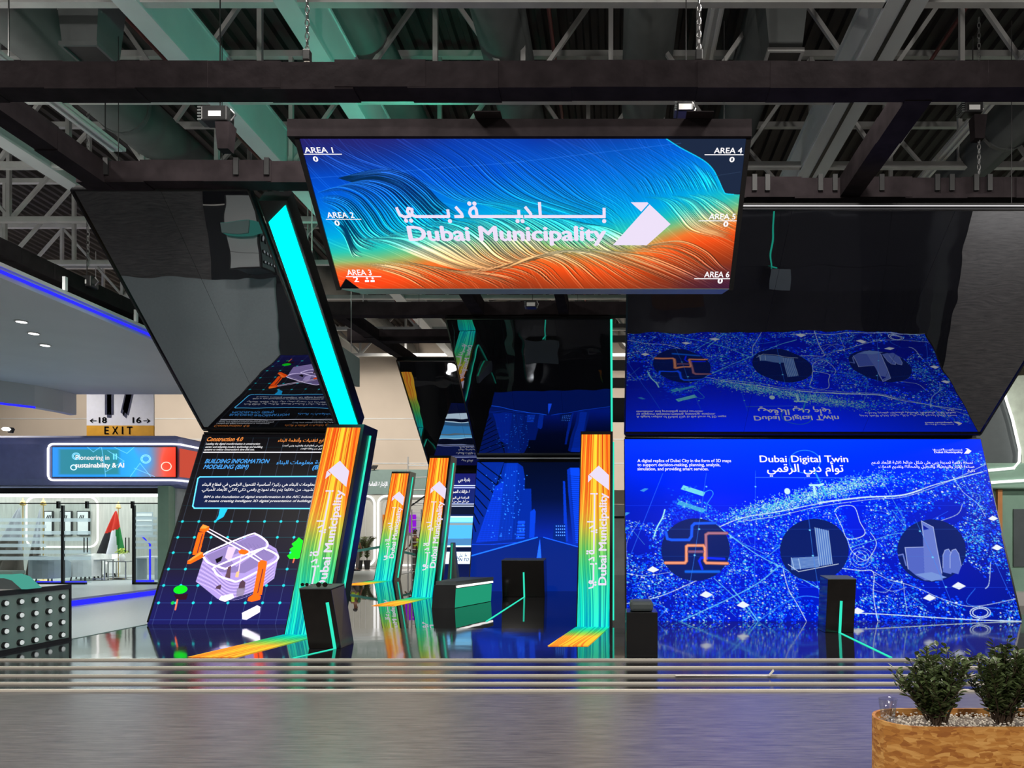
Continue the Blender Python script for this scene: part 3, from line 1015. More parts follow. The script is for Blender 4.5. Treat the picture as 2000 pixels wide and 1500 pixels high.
# ---------------------------------------------------------------- materials used
def hall_floor_mat():
    m, n, L, out = newmat('grey_wood_vinyl')
    b = n.new('ShaderNodeBsdfPrincipled')
    tc = n.new('ShaderNodeTexCoord')
    mp = n.new('ShaderNodeMapping')
    mp.inputs['Scale'].default_value = (.9, 9, 1)
    L.new(tc.outputs['Object'], mp.inputs[0])
    nz = n.new('ShaderNodeTexNoise')
    nz.inputs['Scale'].default_value = 3.2
    nz.inputs['Detail'].default_value = 8
    nz.inputs['Roughness'].default_value = .7
    L.new(mp.outputs[0], nz.inputs['Vector'])
    rp = n.new('ShaderNodeValToRGB')
    rp.color_ramp.elements[0].color = (.088, .081, .080, 1)
    rp.color_ramp.elements[1].color = (.245, .222, .212, 1)
    rp.color_ramp.elements[0].position = .34
    rp.color_ramp.elements[1].position = .68
    L.new(nz.outputs['Fac'], rp.inputs[0])
    L.new(rp.outputs[0], b.inputs['Base Color'])
    b.inputs['Roughness'].default_value = .34
    b.inputs['Specular IOR Level'].default_value = .8
    bp = n.new('ShaderNodeBump')
    bp.inputs['Strength'].default_value = .12
    bp.inputs['Distance'].default_value = .004
    L.new(nz.outputs['Fac'], bp.inputs['Height'])
    L.new(bp.outputs[0], b.inputs['Normal'])
    L.new(b.outputs[0], out.inputs[0])
    return m


def tile_mat(name, col, rough, ior, wave=.0, size=1.2):
    m, n, L, out = newmat(name)
    b = n.new('ShaderNodeBsdfPrincipled')
    b.inputs['Roughness'].default_value = rough
    b.inputs['IOR'].default_value = ior
    tc = n.new('ShaderNodeTexCoord')
    br = n.new('ShaderNodeTexBrick')
    br.offset = 0
    br.inputs['Color1'].default_value = col
    br.inputs['Color2'].default_value = tuple(c * .85 for c in col[:3]) + (1,)
    br.inputs['Mortar'].default_value = tuple(c * .25 for c in col[:3]) + (1,)
    br.inputs['Scale'].default_value = 1.0
    br.inputs['Mortar Size'].default_value = .006
    br.inputs['Brick Width'].default_value = size
    br.inputs['Row Height'].default_value = size
    L.new(tc.outputs['Object'], br.inputs['Vector'])
    L.new(br.outputs['Color'], b.inputs['Base Color'])
    if wave:
        nz = n.new('ShaderNodeTexNoise')
        nz.inputs['Scale'].default_value = 2.6
        nz.inputs['Detail'].default_value = 1
        L.new(tc.outputs['Object'], nz.inputs['Vector'])
        bp = n.new('ShaderNodeBump')
        bp.inputs['Strength'].default_value = wave
        bp.inputs['Distance'].default_value = .02
        L.new(nz.outputs['Fac'], bp.inputs['Height'])
        L.new(bp.outputs[0], b.inputs['Normal'])
    L.new(b.outputs[0], out.inputs[0])
    return m


def mirror_mat():
    """black mirror film, slightly slack so that reflections wave"""
    m, n, L, out = newmat('black_mirror_film')
    g = n.new('ShaderNodeBsdfGlossy')
    g.inputs['Color'].default_value = (.23, .24, .26, 1)
    g.inputs['Roughness'].default_value = .012
    tc = n.new('ShaderNodeTexCoord')
    nz = n.new('ShaderNodeTexNoise')
    nz.inputs['Scale'].default_value = 1.3
    nz.inputs['Detail'].default_value = 1.0
    L.new(tc.outputs['Object'], nz.inputs['Vector'])
    bp = n.new('ShaderNodeBump')
    bp.inputs['Strength'].default_value = .10
    bp.inputs['Distance'].default_value = .05
    L.new(nz.outputs['Fac'], bp.inputs['Height'])
    L.new(bp.outputs[0], g.inputs['Normal'])
    d = n.new('ShaderNodeBsdfDiffuse')
    d.inputs['Color'].default_value = (.006, .006, .007, 1)
    ad = n.new('ShaderNodeAddShader')
    L.new(g.outputs[0], ad.inputs[0])
    L.new(d.outputs[0], ad.inputs[1])
    L.new(ad.outputs[0], out.inputs[0])
    return m


def glass_mat(name='clear_glass', tint=(.92, .96, .96, 1), refl=.08):
    m, n, L, out = newmat(name)
    t = n.new('ShaderNodeBsdfTransparent')
    t.inputs['Color'].default_value = tint
    g = n.new('ShaderNodeBsdfGlossy')
    g.inputs['Roughness'].default_value = .02
    x = n.new('ShaderNodeMixShader')
    x.inputs[0].default_value = refl
    L.new(t.outputs[0], x.inputs[1])
    L.new(g.outputs[0], x.inputs[2])
    L.new(x.outputs[0], out.inputs[0])
    return m


def frost_mat():
    m, n, L, out = newmat('frosted_film')
    t = n.new('ShaderNodeBsdfTransparent')
    t.inputs['Color'].default_value = (.85, .88, .9, 1)
    d = n.new('ShaderNodeBsdfTranslucent')
    d.inputs['Color'].default_value = (.72, .76, .78, 1)
    x = n.new('ShaderNodeMixShader')
    x.inputs[0].default_value = .42
    L.new(t.outputs[0], x.inputs[1])
    L.new(d.outputs[0], x.inputs[2])
    L.new(x.outputs[0], out.inputs[0])
    return m


def osb_mat():
    """pressed wood flakes: two layers of long chips lying at different angles"""
    m, n, L, out = newmat('osb_chipboard')
    b = n.new('ShaderNodeBsdfPrincipled')
    tc = n.new('ShaderNodeTexCoord')
    nz = n.new('ShaderNodeTexNoise')
    nz.inputs['Scale'].default_value = 7
    L.new(tc.outputs['Object'], nz.inputs['Vector'])
    cols = []
    for rot, sc in (((.2, .55, .3), (13, 13, 54)), ((.1, -.75, .5), (15, 15, 60)), ((.3, 1.3, .1), (12, 12, 46))):
        mx = n.new('ShaderNodeMixRGB')
        mx.inputs[0].default_value = .04
        L.new(tc.outputs['Object'], mx.inputs[1])
        L.new(nz.outputs['Color'], mx.inputs[2])
        mp = n.new('ShaderNodeMapping')
        mp.inputs['Scale'].default_value = sc
        mp.inputs['Rotation'].default_value = rot
        L.new(mx.outputs[0], mp.inputs[0])
        vo = n.new('ShaderNodeTexVoronoi')
        vo.inputs['Scale'].default_value = 1.0
        L.new(mp.outputs[0], vo.inputs['Vector'])
        bw = n.new('ShaderNodeRGBToBW')
        L.new(vo.outputs['Color'], bw.inputs[0])
        cols.append(bw)
    n2 = n.new('ShaderNodeTexNoise')
    n2.inputs['Scale'].default_value = 11
    L.new(tc.outputs['Object'], n2.inputs['Vector'])
    gt = n.new('ShaderNodeMath')
    gt.operation = 'GREATER_THAN'
    gt.inputs[1].default_value = .5
    L.new(n2.outputs['Fac'], gt.inputs[0])
    m1 = n.new('ShaderNodeMixRGB')
    L.new(gt.outputs[0], m1.inputs[0])
    L.new(cols[0].outputs[0], m1.inputs[1])
    L.new(cols[1].outputs[0], m1.inputs[2])
    m2 = n.new('ShaderNodeMixRGB')
    m2.inputs[0].default_value = .35
    L.new(m1.outputs[0], m2.inputs[1])
    L.new(cols[2].outputs[0], m2.inputs[2])
    rp = n.new('ShaderNodeValToRGB')
    e = rp.color_ramp.elements
    e[0].color = srgb(172, 104, 44)
    e[1].color = srgb(236, 176, 98)
    e[0].position = .25
    e[1].position = .8
    k = e.new(.5)
    k.color = srgb(206, 138, 62)
    L.new(m2.outputs[0], rp.inputs[0])
    L.new(rp.outputs[0], b.inputs['Base Color'])
    b.inputs['Roughness'].default_value = .55
    L.new(b.outputs[0], out.inputs[0])
    return m


M = dict(
    hall=hall_floor_mat(),
    deck_near=tile_mat('dark_tile_satin', (.022, .022, .026, 1), .07, 3.0, .05),
    deck=tile_mat('dark_tile_polished', (.016, .016, .018, 1), .015, 3.0, .02),
    nosing=pbr('beige_edge_tape', srgb(250, 242, 228), .6, var=.03),
    tread=tile_mat('dark_tile_tread', (.010, .010, .014, 1), .2, 1.75, .03),
    lounge_floor=pbr('pale_carpet', (.42, .46, .46), .35, var=.05, scale=20),
    white_floor=tile_mat('white_tile', (.55, .54, .52, 1), .25, 1.5),
    beige=pbr('beige_wall_panel', srgb(196, 182, 166), .8, var=.05, scale=.6),
    fabric=pbr('black_truss_fabric', (.024, .019, .021, 1), .9, spec=.05, var=.25, scale=4, bump=.3, bscale=6),
    black=pbr('black_lacquer', (.010, .010, .011, 1), .25, var=.1),
    matte=pbr('matt_black', (.008, .008, .009, 1), .6, var=.2),
    gloss=pbr('black_gloss', (.012, .010, .009, 1), .12, var=.2),
    mirror=mirror_mat(),
    steel=pbr('grey_painted_steel', (.58, .58, .57, 1), .55, var=.12, scale=2),
    girder=pbr('pale_girder_paint', (.74, .78, .80, 1), .5, var=.05, scale=1.5),
    duct=pbr('dull_duct_metal', (.10, .11, .11, 1), .55, metal=.0, var=.25, scale=1.2),
    deckroof=pbr('dark_roof_sheet', (.036, .030, .030, 1), .7, var=.4, scale=.8),
    led=led('led_pixels', 1.0),
    ledh=led('led_pixels_bright', 1.15),
    white=glow('lit_white', (1, .98, 1, 1), 1.0),
    cream=glow('lit_logo_white', (.86, .76, .95, 1), 1.0),
    orange=glow('lit_orange', srgb(255, 150, 70), 1.0),
    blue=glow('lit_sky_blue', srgb(80, 170, 250), 1.0),
    neon=glow('white_neon', (1, .98, .95, 1), 1.6),
    teal=glow('teal_light', srgb(40, 190, 158), 1.7),
    cyan=glow('cyan_light', (0.0, .96, .80, 1), 7),
    green=glow('green_line_light', srgb(24, 170, 130), 1.0),
    bluestrip=glow('blue_strip_light', (.02, .02, 1, 1), 1.5),
    lamp=glow('lamp_white', (1, .97, .9, 1), 6.0),
    navy=pbr('navy_fascia', (.25, .28, .58, 1), .5, var=.06),
    sage=pbr('sage_green_paint', (.19, .27, .25, 1), .55, var=.05),
    boothgreen=pbr('booth_green', (.24, .40, .31, 1), .5, var=.05),
    slate=pbr('slate_paint', (.085, .105, .11, 1), .55, var=.06),
    soffit=pbr('soffit_paint', (.66, .70, .70, 1), .6, var=.03, scale=1),
    glass=glass_mat(),
    frost=frost_mat(),
    osb=osb_mat(),
    chrome=pbr('brushed_steel', (.5, .5, .5, 1), .3, metal=1, var=.05),
    brass=pbr('brass', (.75, .52, .2, 1), .3, metal=1, var=.1),
    pale=pbr('pale_upholstery', (.86, .86, .84, 1), .8, var=.06),
    greyup=pbr('grey_upholstery', (.40, .45, .48, 1), .8, var=.08),
    paper=pbr('white_paper', (.75, .75, .74, 1), .7, var=.03),
    wood=pbr('pale_wood_wall', (.42, .42, .38, 1), .6, var=.12, scale=3, stretch=(6, 6, .5)),
    ink=pbr('black_print', (.012, .012, .016, 1), .5, var=.1),
    leaf=pbr('dark_shrub_leaf', srgb(92, 108, 66), .38, var=.5, scale=14),
    palm=pbr('palm_leaf', srgb(70, 84, 44), .5, var=.4, scale=6),
    bark=pbr('twig_bark', srgb(66, 50, 36), .8, var=.2),
    pebble=pbr('white_pebble', srgb(240, 230, 216), .6, var=.12, scale=40),
    red=pbr('flag_red', srgb(206, 44, 24), .7, var=.05),
    flaggreen=pbr('flag_green', srgb(12, 118, 50), .7, var=.05),
    flagwhite=pbr('flag_white', srgb(222, 222, 230), .7, var=.04),
    flagblack=pbr('flag_black', (.02, .02, .024, 1), .7, var=.1),
    brown=pbr('brown_flag_cloth', srgb(120, 108, 98), .7, var=.1),
    skin=pbr('skin', srgb(120, 82, 62), .6, var=.05),
    hair=pbr('black_hair', (.012, .01, .01, 1), .6, var=.1),
    vest=pbr('yellow_green_vest', srgb(190, 222, 60), .7, var=.06),
    shirt=pbr('green_shirt', srgb(60, 96, 70), .8, var=.06),
    trousers=pbr('grey_trousers', srgb(92, 86, 84), .8, var=.08),
    amber=pbr('amber_sign', srgb(222, 160, 30), .6, var=.14, scale=2),
    terracotta=pbr('orange_board', srgb(206, 140, 84), .7, var=.05),
    purple=glow('purple_poster_light', srgb(150, 30, 220), .9),
    posterwarm=glow('orange_poster_light', srgb(230, 130, 50), .8),
    ribbon=pbr('teal_barrier_tape', srgb(110, 206, 190), .5, var=.06),
    plastic=pbr('black_plastic', (.015, .015, .016, 1), .4, var=.1),
)

STG = .1            # stage height

# ---------------------------------------------------------------- the hall
hall = MB().box(-45, 35, -8, 40, -.15, 0).build('floor', M['hall'])
tag(hall, kind='structure')
o = MB().box(-45, 35, 36, 36.3, 0, 13).build('wall_back', M['beige'])
tag(o, kind='structure')
o = MB().box(-45.3, -45, -8, 36.3, 0, 13).build('wall_left', M['beige'])
tag(o, kind='structure')
o = MB().box(35, 35.3, -8, 36.3, 0, 13).build('wall_right', M['beige'])
tag(o, kind='structure')
m = MB()
z = 11.6
xs = []
x = -45.
while x < 35:
    xs += [(x, z), (x + .10, z), (x + .14, z + .09), (x + .26, z + .09)]
    x += .30
for (a, za), (b, zb) in zip(xs[:-1], xs[1:]):
    m.face([(a, -8, za), (b, -8, zb), (b, 36.3, zb), (a, 36.3, za)])
m.box(-45, 35, -8, 36.3, 11.8, 11.9)
o = m.build('ceiling', M['deckroof'], merge=False)
tag(o, kind='structure')
# joints of the back wall panels
for i, (py, t) in enumerate(((818, .05), (858, .05), (905, .05))):
    zz = wz(py, 36)
    tag(MB().box(-44, 34, 35.97, 36, zz - t / 2, zz + t / 2).build('trim_%d' % (i + 1), M['steel']), kind='structure')

# roof trusses across the hall
truss_lab = ['grey roof truss whose bottom chord runs along the top edge of the picture', 'grey roof truss with crossed braces seen just above the front black beam',
             'grey roof truss seen between the front black beam and the beam behind it', 'grey roof truss just above the tops of the leaning mirror canopies',
             'grey roof truss crossing behind the hanging logo screen', 'dim grey roof truss over the centre of the stand', 'dim roof truss beyond the centre mirror canopy', 'farthest dim roof truss before the beige wall']
for ti, Y in enumerate((10.35, 12.7, 15.0, 17.6, 20.4, 23.4, 27.0, 31.0)):
    x0, x1 = wx(-40, Y) - 1.2, wx(2040, Y) + 1.2
    t = thing('roof_truss', (0, Y, 9), truss_lab[ti], 'roof truss', 'roof trusses across the hall')
    MB().bar((x0, Y, 9.06), (x1, Y, 9.06), .12, .12).build('bottom_chord', M['steel'], t)
    MB().bar((x0, Y, 11.3), (x1, Y, 11.3), .12, .12).build('top_chord', M['steel'], t)
    pitch = 1.5 if ti < 3 else 1.9
    n = int((x1 - x0) / pitch)
    for i in range(n + 1):
        xa = x0 + i * pitch
        MB().bar((xa, Y, 9.1), (xa, Y, 11.25), .08, .08).build('vertical', M['steel'], t)
        if i < n:
            a, b = ((9.1, 11.25) if i % 2 else (11.25, 9.1))
            MB().bar((xa, Y + .05, a), (xa + pitch, Y + .05, b), .07, .07).build('brace', M['steel'], t)

# girders running into the depth
for X, w, lab in ((-6.75, .34, 'pale box girder running back above the left mirror canopy'), (-4.55, .3, 'pale girder running back above the hanging screen, left of its centre'),
                  (4.05, .55, 'broad cream girder running back at the right, with a dark seam'), (-11.5, .34, 'pale girder running back over the lounge canopy'), (11.0, .5, 'pale girder running back at the far right')):
    t = thing('girder', (X, 8, 9), lab, 'girder', 'girders running back under the roof')
    MB().box(X - w / 2, X + w / 2, 7.5, 33, 8.97, 9.03).build('bottom_flange', M['girder'], t)
    MB().box(X - w * .42, X + w * .42, 7.5, 33, 9.03, 9.75).build('web', M['girder'], t)
    MB().box(X - w / 2, X + w / 2, 7.5, 33, 9.75, 9.8).build('top_flange', M['girder'], t)
    if X > 4 and X < 5:
        MB().box(X - .04, X + .02, 7.5, 33, 8.955, 8.97).build('dark_seam', M['matte'], t)
        for yy in (10.4, 13.2):
            pl = Plane((X - w / 2 - .01, yy + .5, 9.5), (X - w / 2 - .01, yy, 9.5), (X - w / 2 - .01, yy + .5, 9.0))
            q = Letters(pl, .004)
            q.put('08', .05, .42, .40, .3, px=False)
            q.build('number', M['ink'], t)
        MB().box(X - w / 2 - .02, X - w / 2, 7.5, 33, 9.0, 9.62).build('side_plate', M['girder'], t)

for X, Z, r, lab in ((-4.3, 10.2, .42, 'round dark air duct left of the hanging screen'), (-1.9, 10.2, .45, 'round dark air duct above the middle of the hanging screen'), (.6, 10.2, .45, 'round dark blue-grey air duct right of the middle chain'),
                     (7.4, 9.35, .46, 'fat grey air duct in the right upper corner'), (-9.3, 9.7, .5, 'round air duct over the lounge side'), (2.6, 10.3, .42, 'round dark duct beside the cream girder')):
    t = thing('air_duct', (X, 8, Z), lab, 'air duct', 'air ducts under the roof')
    MB().tube([(X, 8.5, Z), (X, 33, Z)], r, 20).build('duct_pipe', M['duct'], t, smooth=True)
    for yy in range(10, 33, 4):
        MB().tube([(X, yy, Z), (X, yy + .08, Z)], r + .025, 20).build('joint_ring', M['duct'], t)
for X, Y, dz, lab in ((-7.75, 11.0, -.55, 'square duct outlet hanging at the upper left'), (2.62, 11.6, -.25, 'square duct outlet with a pale frame at the upper right')):
    t = thing('duct_outlet', (X, Y, 9.2 + dz), lab, 'air outlet')
    MB().hexa([(X - .25, Y - .25, 9.3 + dz), (X + .25, Y - .25, 9.3 + dz), (X + .25, Y + .25, 9.3 + dz), (X - .25, Y + .25, 9.3 + dz)],
              [(X - .42, Y - .35, 10.6), (X + .42, Y - .35, 10.6), (X + .42, Y + .35, 10.6), (X - .42, Y + .35, 10.6)]).build('duct_box', M['duct'], t)
    for a in ((-.28, -.24), (.24, .28)):
        MB().box(X + a[0], X + a[1], Y - .28, Y + .28, 9.24 + dz, 9.3 + dz).build('frame_bar', M['steel'] if dz > -.4 else M['duct'], t)
        MB().box(X - .24, X + .24, Y + a[0], Y + a[1], 9.24 + dz, 9.3 + dz).build('frame_bar', M['steel'] if dz > -.4 else M['duct'], t)
    MB().box(X - .24, X + .24, Y - .24, Y + .24, 9.27 + dz, 9.3 + dz).build('grille', M['deckroof'], t)

# unlit strip lights / cable trays
for X, Y0, Y1, Z, lab in ((-7.75, 9.2, 11.6, 7.6, 'long pale strip light under the roof at the upper left'), (1.55, 8.8, 12.6, 9.6, 'pale double strip light left of the square outlet'), (6.6, 11.5, 18.5, 9.2, 'pale strip light running back at the right')):
    t = thing('strip_light', (X, Y0, Z), lab, 'strip light')
    MB().box(X - .12, X + .12, Y0, Y1, Z, Z + .05).build('housing', M['steel'], t)
    for dx in (-.08, .04):
        MB().box(X + dx, X + dx + .05, Y0 + .05, Y1 - .05, Z - .03, Z).build('tube', M['paper'], t)
    for yy in (Y0 + .3, Y1 - .3):
        MB().bar((X, yy, Z + .05), (X, yy, 11.5), .012, .012).build('rod', M['matte'], t)

pipe_red = pbr('dull_red_pipe', srgb(120, 58, 56), .5, var=.15)
for X, Z, lab in ((-8.6, 10.7, 'thin red sprinkler pipe running back at the upper left'), (-1.1, 10.4, 'thin red pipe running back above the hanging screen'), (6.0, 10.6, 'thin red pipe running back at the upper right')):
    o = MB().tube([(X, 8.5, Z), (X, 32, Z)], .035, 8).build('sprinkler_pipe', pipe_red)
    tag(o, lab, 'pipe', 'sprinkler pipes')
# high-bay lamps
def bay(X, Y, Z, lab, watts, col=(1, .95, .88), size=.5):
    t = thing('high_bay_lamp', (X, Y, Z), lab, 'ceiling lamp', 'high-bay lamps of the hall')
    MB().lathe((X, Y, Z), [(.06, .34), (.10, .30), (.14, .18), (.27, .02), (.28, 0), (.25, 0), (.12, .16), (0, .2)]).build('reflector', M['steel'], t, smooth=True)
    MB().lathe((X, Y, Z), [(0, .03), (.24, .02), (.24, .01), (0, .0)]).build('bulb_disc', M['lamp'], t)
    MB().bar((X, Y, Z + .3), (X, Y, 11.5), .02, .02).build('rod', M['steel'], t)
    l = bpy.data.lights.new('hall_light', 'AREA')
    l.shape = 'DISK'
    l.size = size
    l.energy = watts
    l.color = col
    lo = bpy.data.objects.new('hall_light', l)
    COL.objects.link(lo)
    lo.location = (X, Y, Z - .05)
    return t


bay(-7.65, 22.6, wz(640, 22.6), 'bright round lamp hanging left of the centre canopy, above the beige wall', 60)
bay(-7.6, 18.4, wz(556, 18.4), 'small bright lamp behind the hanging screen\'s lower left corner', 30)
for X, Y, w in ((-9, 8.3, 1250), (-3.5, 8.2, 1050), (2.5, 8.2, 800), (8, 8.4, 450), (-15, 8, 1500), (-6, -6, 2500), (3.5, -5, 2300), (-24, 15, 1800), (-20, 22.5, 1100), (16, 20, 2200), (13, 9, 2600)):  # unseen spots, some added to brighten step edges, hall sign and right booth
    l = bpy.data.lights.new('hall_light', 'SPOT')
    l.energy = w
    l.spot_size = 2.5
    l.spot_blend = .5
    l.shadow_soft_size = .35
    l.color = (1, .95, .88)
    lo = bpy.data.objects.new('hall_light', l)
    COL.objects.link(lo)
    lo.location = (X, Y, 8.85)
    lo.rotation_euler = (math.radians(35) if Y < 0 else 0, math.radians(18) if X > 12 else 0, 0)
for X, w in ((-24, 2200), (-16, 2200), (-8, 2100), (0, 2100), (8, 2000)):  # bodiless spots added to brighten the beige back wall
    l = bpy.data.lights.new('added_wall_spot', 'SPOT')
    l.energy = w
    l.spot_size = 2.1
    l.spot_blend = .6
    l.shadow_soft_size = .3
    l.color = (1, .94, .86)
    lo = bpy.data.objects.new('added_wall_spot', l)
    COL.objects.link(lo)
    lo.location = (X, 27.8, 8.6)
    lo.rotation_euler = (math.radians(52), 0, 0)

# ---------------------------------------------------------------- the stage
st = thing('stage_platform', (0, 9.1, 0), 'low wide stage of dark glossy tiles reached by shallow taped steps', 'stage')
SX0, SX1 = -7.85, 7.7
ys = [fl(1287, .1), fl(1302, .08), fl(1318, .06), fl(1333, .04), fl(1347, .02)]
zs = [.1, .08, .06, .04, .02]
MB().box(SX0 - 1.5, SX1, ys[0], 10.75, 0, zs[0]).box(SX0, SX1, 10.75, 12.0, 0, zs[0]).build('near_deck', M['deck_near'], st)
MB().box(SX0, SX1, 12.0, 30, 0, zs[0]).build('mirror_deck', M['deck'], st)
for i in range(1, 5):
    MB().box(SX0 - 1.5, SX1, ys[i], ys[i - 1] + .02, 0, zs[i] - .0005).build('step', M['tread'], st)
for i in range(5):
    MB().box(SX0 - 1.5, SX1, ys[i] - .006, ys[i] + .025, zs[i] - .0205, zs[i] + .002).build('edge_tape', M['nosing'], st)
rb = MB()
rb.bar((wx(1320, 8.2), 8.24, .063), (wx(1505, 8.2), 8.22, .066), .05, .004)
rb.bar((wx(1503, 8.2), 8.22, .066), (wx(1511, 8.2), 8.2, .13), .05, .004, up=(1, 0, 0))
rb.build('peeling_tape', M['nosing'], st)


# ---------------------------------------------------------------- the folded LED walls
def led_wall(name, X0, X1, Yb, Yk, Zk, label, img, mat, cat='LED screen', zb=STG, gain=1.6):
    pl = Plane((X0, Yk, Zk), (X1, Yk, Zk), (X0, Yb, zb))
    t = thing(name, (X0, Yb, zb), label, cat)
    n = pl.n
    a = [Vector((X0, Yb, zb)), Vector((X1, Yb, zb)), Vector((X1, Yk, Zk)), Vector((X0, Yk, Zk))]
    MB().hexa([p + Vector((0, .15, 0)) for p in a], [p + Vector((0, .003, 0)) for p in a]).build('casing', M['matte'], t)
    bz = MB()
    for (p, q) in ((a[0], a[3]), (a[1], a[2]), (a[3], a[2])):
        bz.bar(p + Vector((0, .03, .03)), q + Vector((0, .03, 0)), .03, .05, up=n)
    bz.build('edge_frame', M['black'], t)
    MB().box(X0 + .02, X1 - .02, Yk + .12, Yk + .3, Zk - .15, Zk + .2).build('hinge_rail', M['matte'], t)
    # legs behind
    for x in (X0 + .3, X1 - .3):
        MB().bar((x, Yb + .55, zb), (x, Yk + .2, Zk - .5), .08, .08).build('rear_strut', M['steel'], t)
    screen('screen', pl, img(pl), mat, t, gain=gain)
    return t, pl


def canopy(name, X0, X1, Yk, Zk, Yt, Zt, label, cuts=3):
    t = thing(name, (X0, Yk, Zk), label, 'mirror canopy', 'mirror canopies leaning out over the LED screens')
    a = [Vector((X0, Yk, Zk)), Vector((X1, Yk, Zk)), Vector((X1, Yt, Zt)), Vector((X0, Yt, Zt))]
    n = (a[1] - a[0]).cross(a[3] - a[0]).normalized()
    if n.z > 0:
        n = -n
    MB().hexa([p - n * .14 for p in a], [p - n * .005 for p in a]).build('backing', M['matte'], t)
    for i in range(cuts):
        f0, f1 = i / cuts, (i + 1) / cuts
        g = .004
        q = [a[0].lerp(a[1], f0) + Vector((g if i else 0, 0, 0)), a[0].lerp(a[1], f1), a[3].lerp(a[2], f1), a[3].lerp(a[2], f0) + Vector((g if i else 0, 0, 0))]
        MB().face(q).build('mirror_panel', M['mirror'], t)
    fr = MB()
    fr.bar(a[0], a[1], .05, .06, up=n)
    fr.bar(a[3], a[2], .03, .06, up=n)
    fr.bar(a[0], a[3], .03, .05, up=n)
    fr.bar(a[1], a[2], .03, .05, up=n)
    fr.build('edge_frame', M['black'], t)
    for x in (X0 + .2 * (X1 - X0), X0 + .8 * (X1 - X0)):
        MB().bar((x, Yt + .25, Zt + .1), (x, Yt + .25, 9.0), .008, .008).build('suspension_rod', M['matte'], t)
    return t, a, n


# right: the digital twin map
tF, plF = led_wall('led_screen', .2, 7.085, 12.92, 14.37, wz(858, 14.37), 'big blue LED screen showing a glowing city map with three round insets', pic_map, M['led'], gain=(.6, .8, 4.5))
q = Letters(plF)
q.put('A digital replica of Dubai City in the form of 3D maps', 1245, 903, 1428, 6, .018)
q.put('to support decision-making, planning, analysis,', 1245, 911, 1407, 6, .018)
q.put('simulation, and providing smart services.', 1245, 919, 1384, 6, .018)
q.put('Dubai Digital Twin', 1484, 903, 1657, 13, .018)
q.put(arabic('توأم دبي الرقمي'), 1498, 922, 1648, None, .022)
q.put(arabic('نسخة رقمية لمدينة دبي على شكل خرائط ثلاثية الأبعاد لدعم'), 1702, 906, 1900, None, .015)
q.put(arabic('صناعة القرار والتخطيط والتحليل والمحاكاة وتقديم خدمات'), 1716, 914, 1903, None, .015)
q.put(arabic('ذكية.'), 1889, 922, 1904, None, .015)
q.build('lettering', M['white'], tF)
a0, b0 = plF.hit(1821, 876)
a1, _ = plF.hit(1896, 876)
mark(plF, a0, b0, a1 - a0, tF, M['white'])
cF, aF, nF = canopy('mirror_canopy', .2, 7.085, 14.37, wz(847, 14.37), 10.42, wz(408, 10.42), 'black mirror canopy above the blue city map screen, repeating the map upside down')
MB().bar(aF[3] + Vector((.0, -.03, .03)), aF[2] + Vector((0, -.03, .03)), .02, .005).build('top_light_line', M['white'], cF)
MB().box(.05, .25, 10.36, 10.42, aF[3].z + .0, aF[3].z + .06).build('end_lamp', M['neon'], cF)

# left: the building information screen
tA, plA = led_wall('led_screen', -7.86, -4.86, 12.49, 14.2, wz(849, 14.2), 'dark LED screen with a 3D printed house under an orange gantry', pic_bim, M['led'])
q = Letters(plA)
q.put('Construction 4.0', 404, 862, 474, 8, .022, .25)
q.build('orange_lettering', M['orange'], tA)
q = Letters(plA)
q.put(arabic('رابع لتقنيات وأنظمة البناء'), 543, 863, 636, None, .018)
q.build('orange_lettering', M['orange'], tA)
q = Letters(plA)
q.put('Leading the digital transformation in construction', 402, 869, 508, 3.8, .012, .2)
q.put('sector and adopting modern technology and building', 401, 875, 513, 3.8, .012, .2)
q.put("systems to reduce construction's time and cost.", 399, 880, 497, 3.8, .012, .2)
q.put(arabic('الرقمي في قطاع البناء والتشييد وتبني أحدث'), 552, 872, 634, None, .018)
q.put(arabic('لتقليل زمن وتكلفة الإنشاء'), 587, 878, 633, None, .018)
q.put(arabic('معلومات البناء هي ركيزة أساسية للتحول الرقمي في قطاع البناء'), 395, 949, 617, None, .018)
q.put(arabic('تشييد. من خلالها يتم بناء نموذج رقمي ذكي ثلاثي الأبعاد للمباني.'), 394, 959, 614, None, .018)
q.put('BIM is the foundation of digital transformation in the AEC Industry.', 398, 973, 616, 4.6, .015, .25)
q.put('It means creating Intelligent 3D digital presentation of buildings.', 400, 981, 610, 4.6, .015, .25)
q.build('white_lettering', M['white'], tA)
q = Letters(plA)
q.put('BUILDING INFORMATION', 400, 905, 526, 8, .024, .25)
q.put('MODELING (BIM)', 397, 916, 485, 8, .024, .25)
q.put(arabic('جة معلومات البناء'), 540, 907, 628, None, .018)
q.put('(BIM)', 610, 917, 640, 8, .035, .2)
q.build('blue_lettering', M['blue'], tA)
cA, aA, nA = canopy('mirror_canopy', -7.86, -5.3, 14.2, wz(838, 14.2), 10.75, wz(370, 10.75), 'dark mirror canopy above the printed house screen, edged by a broad cyan light', 2)
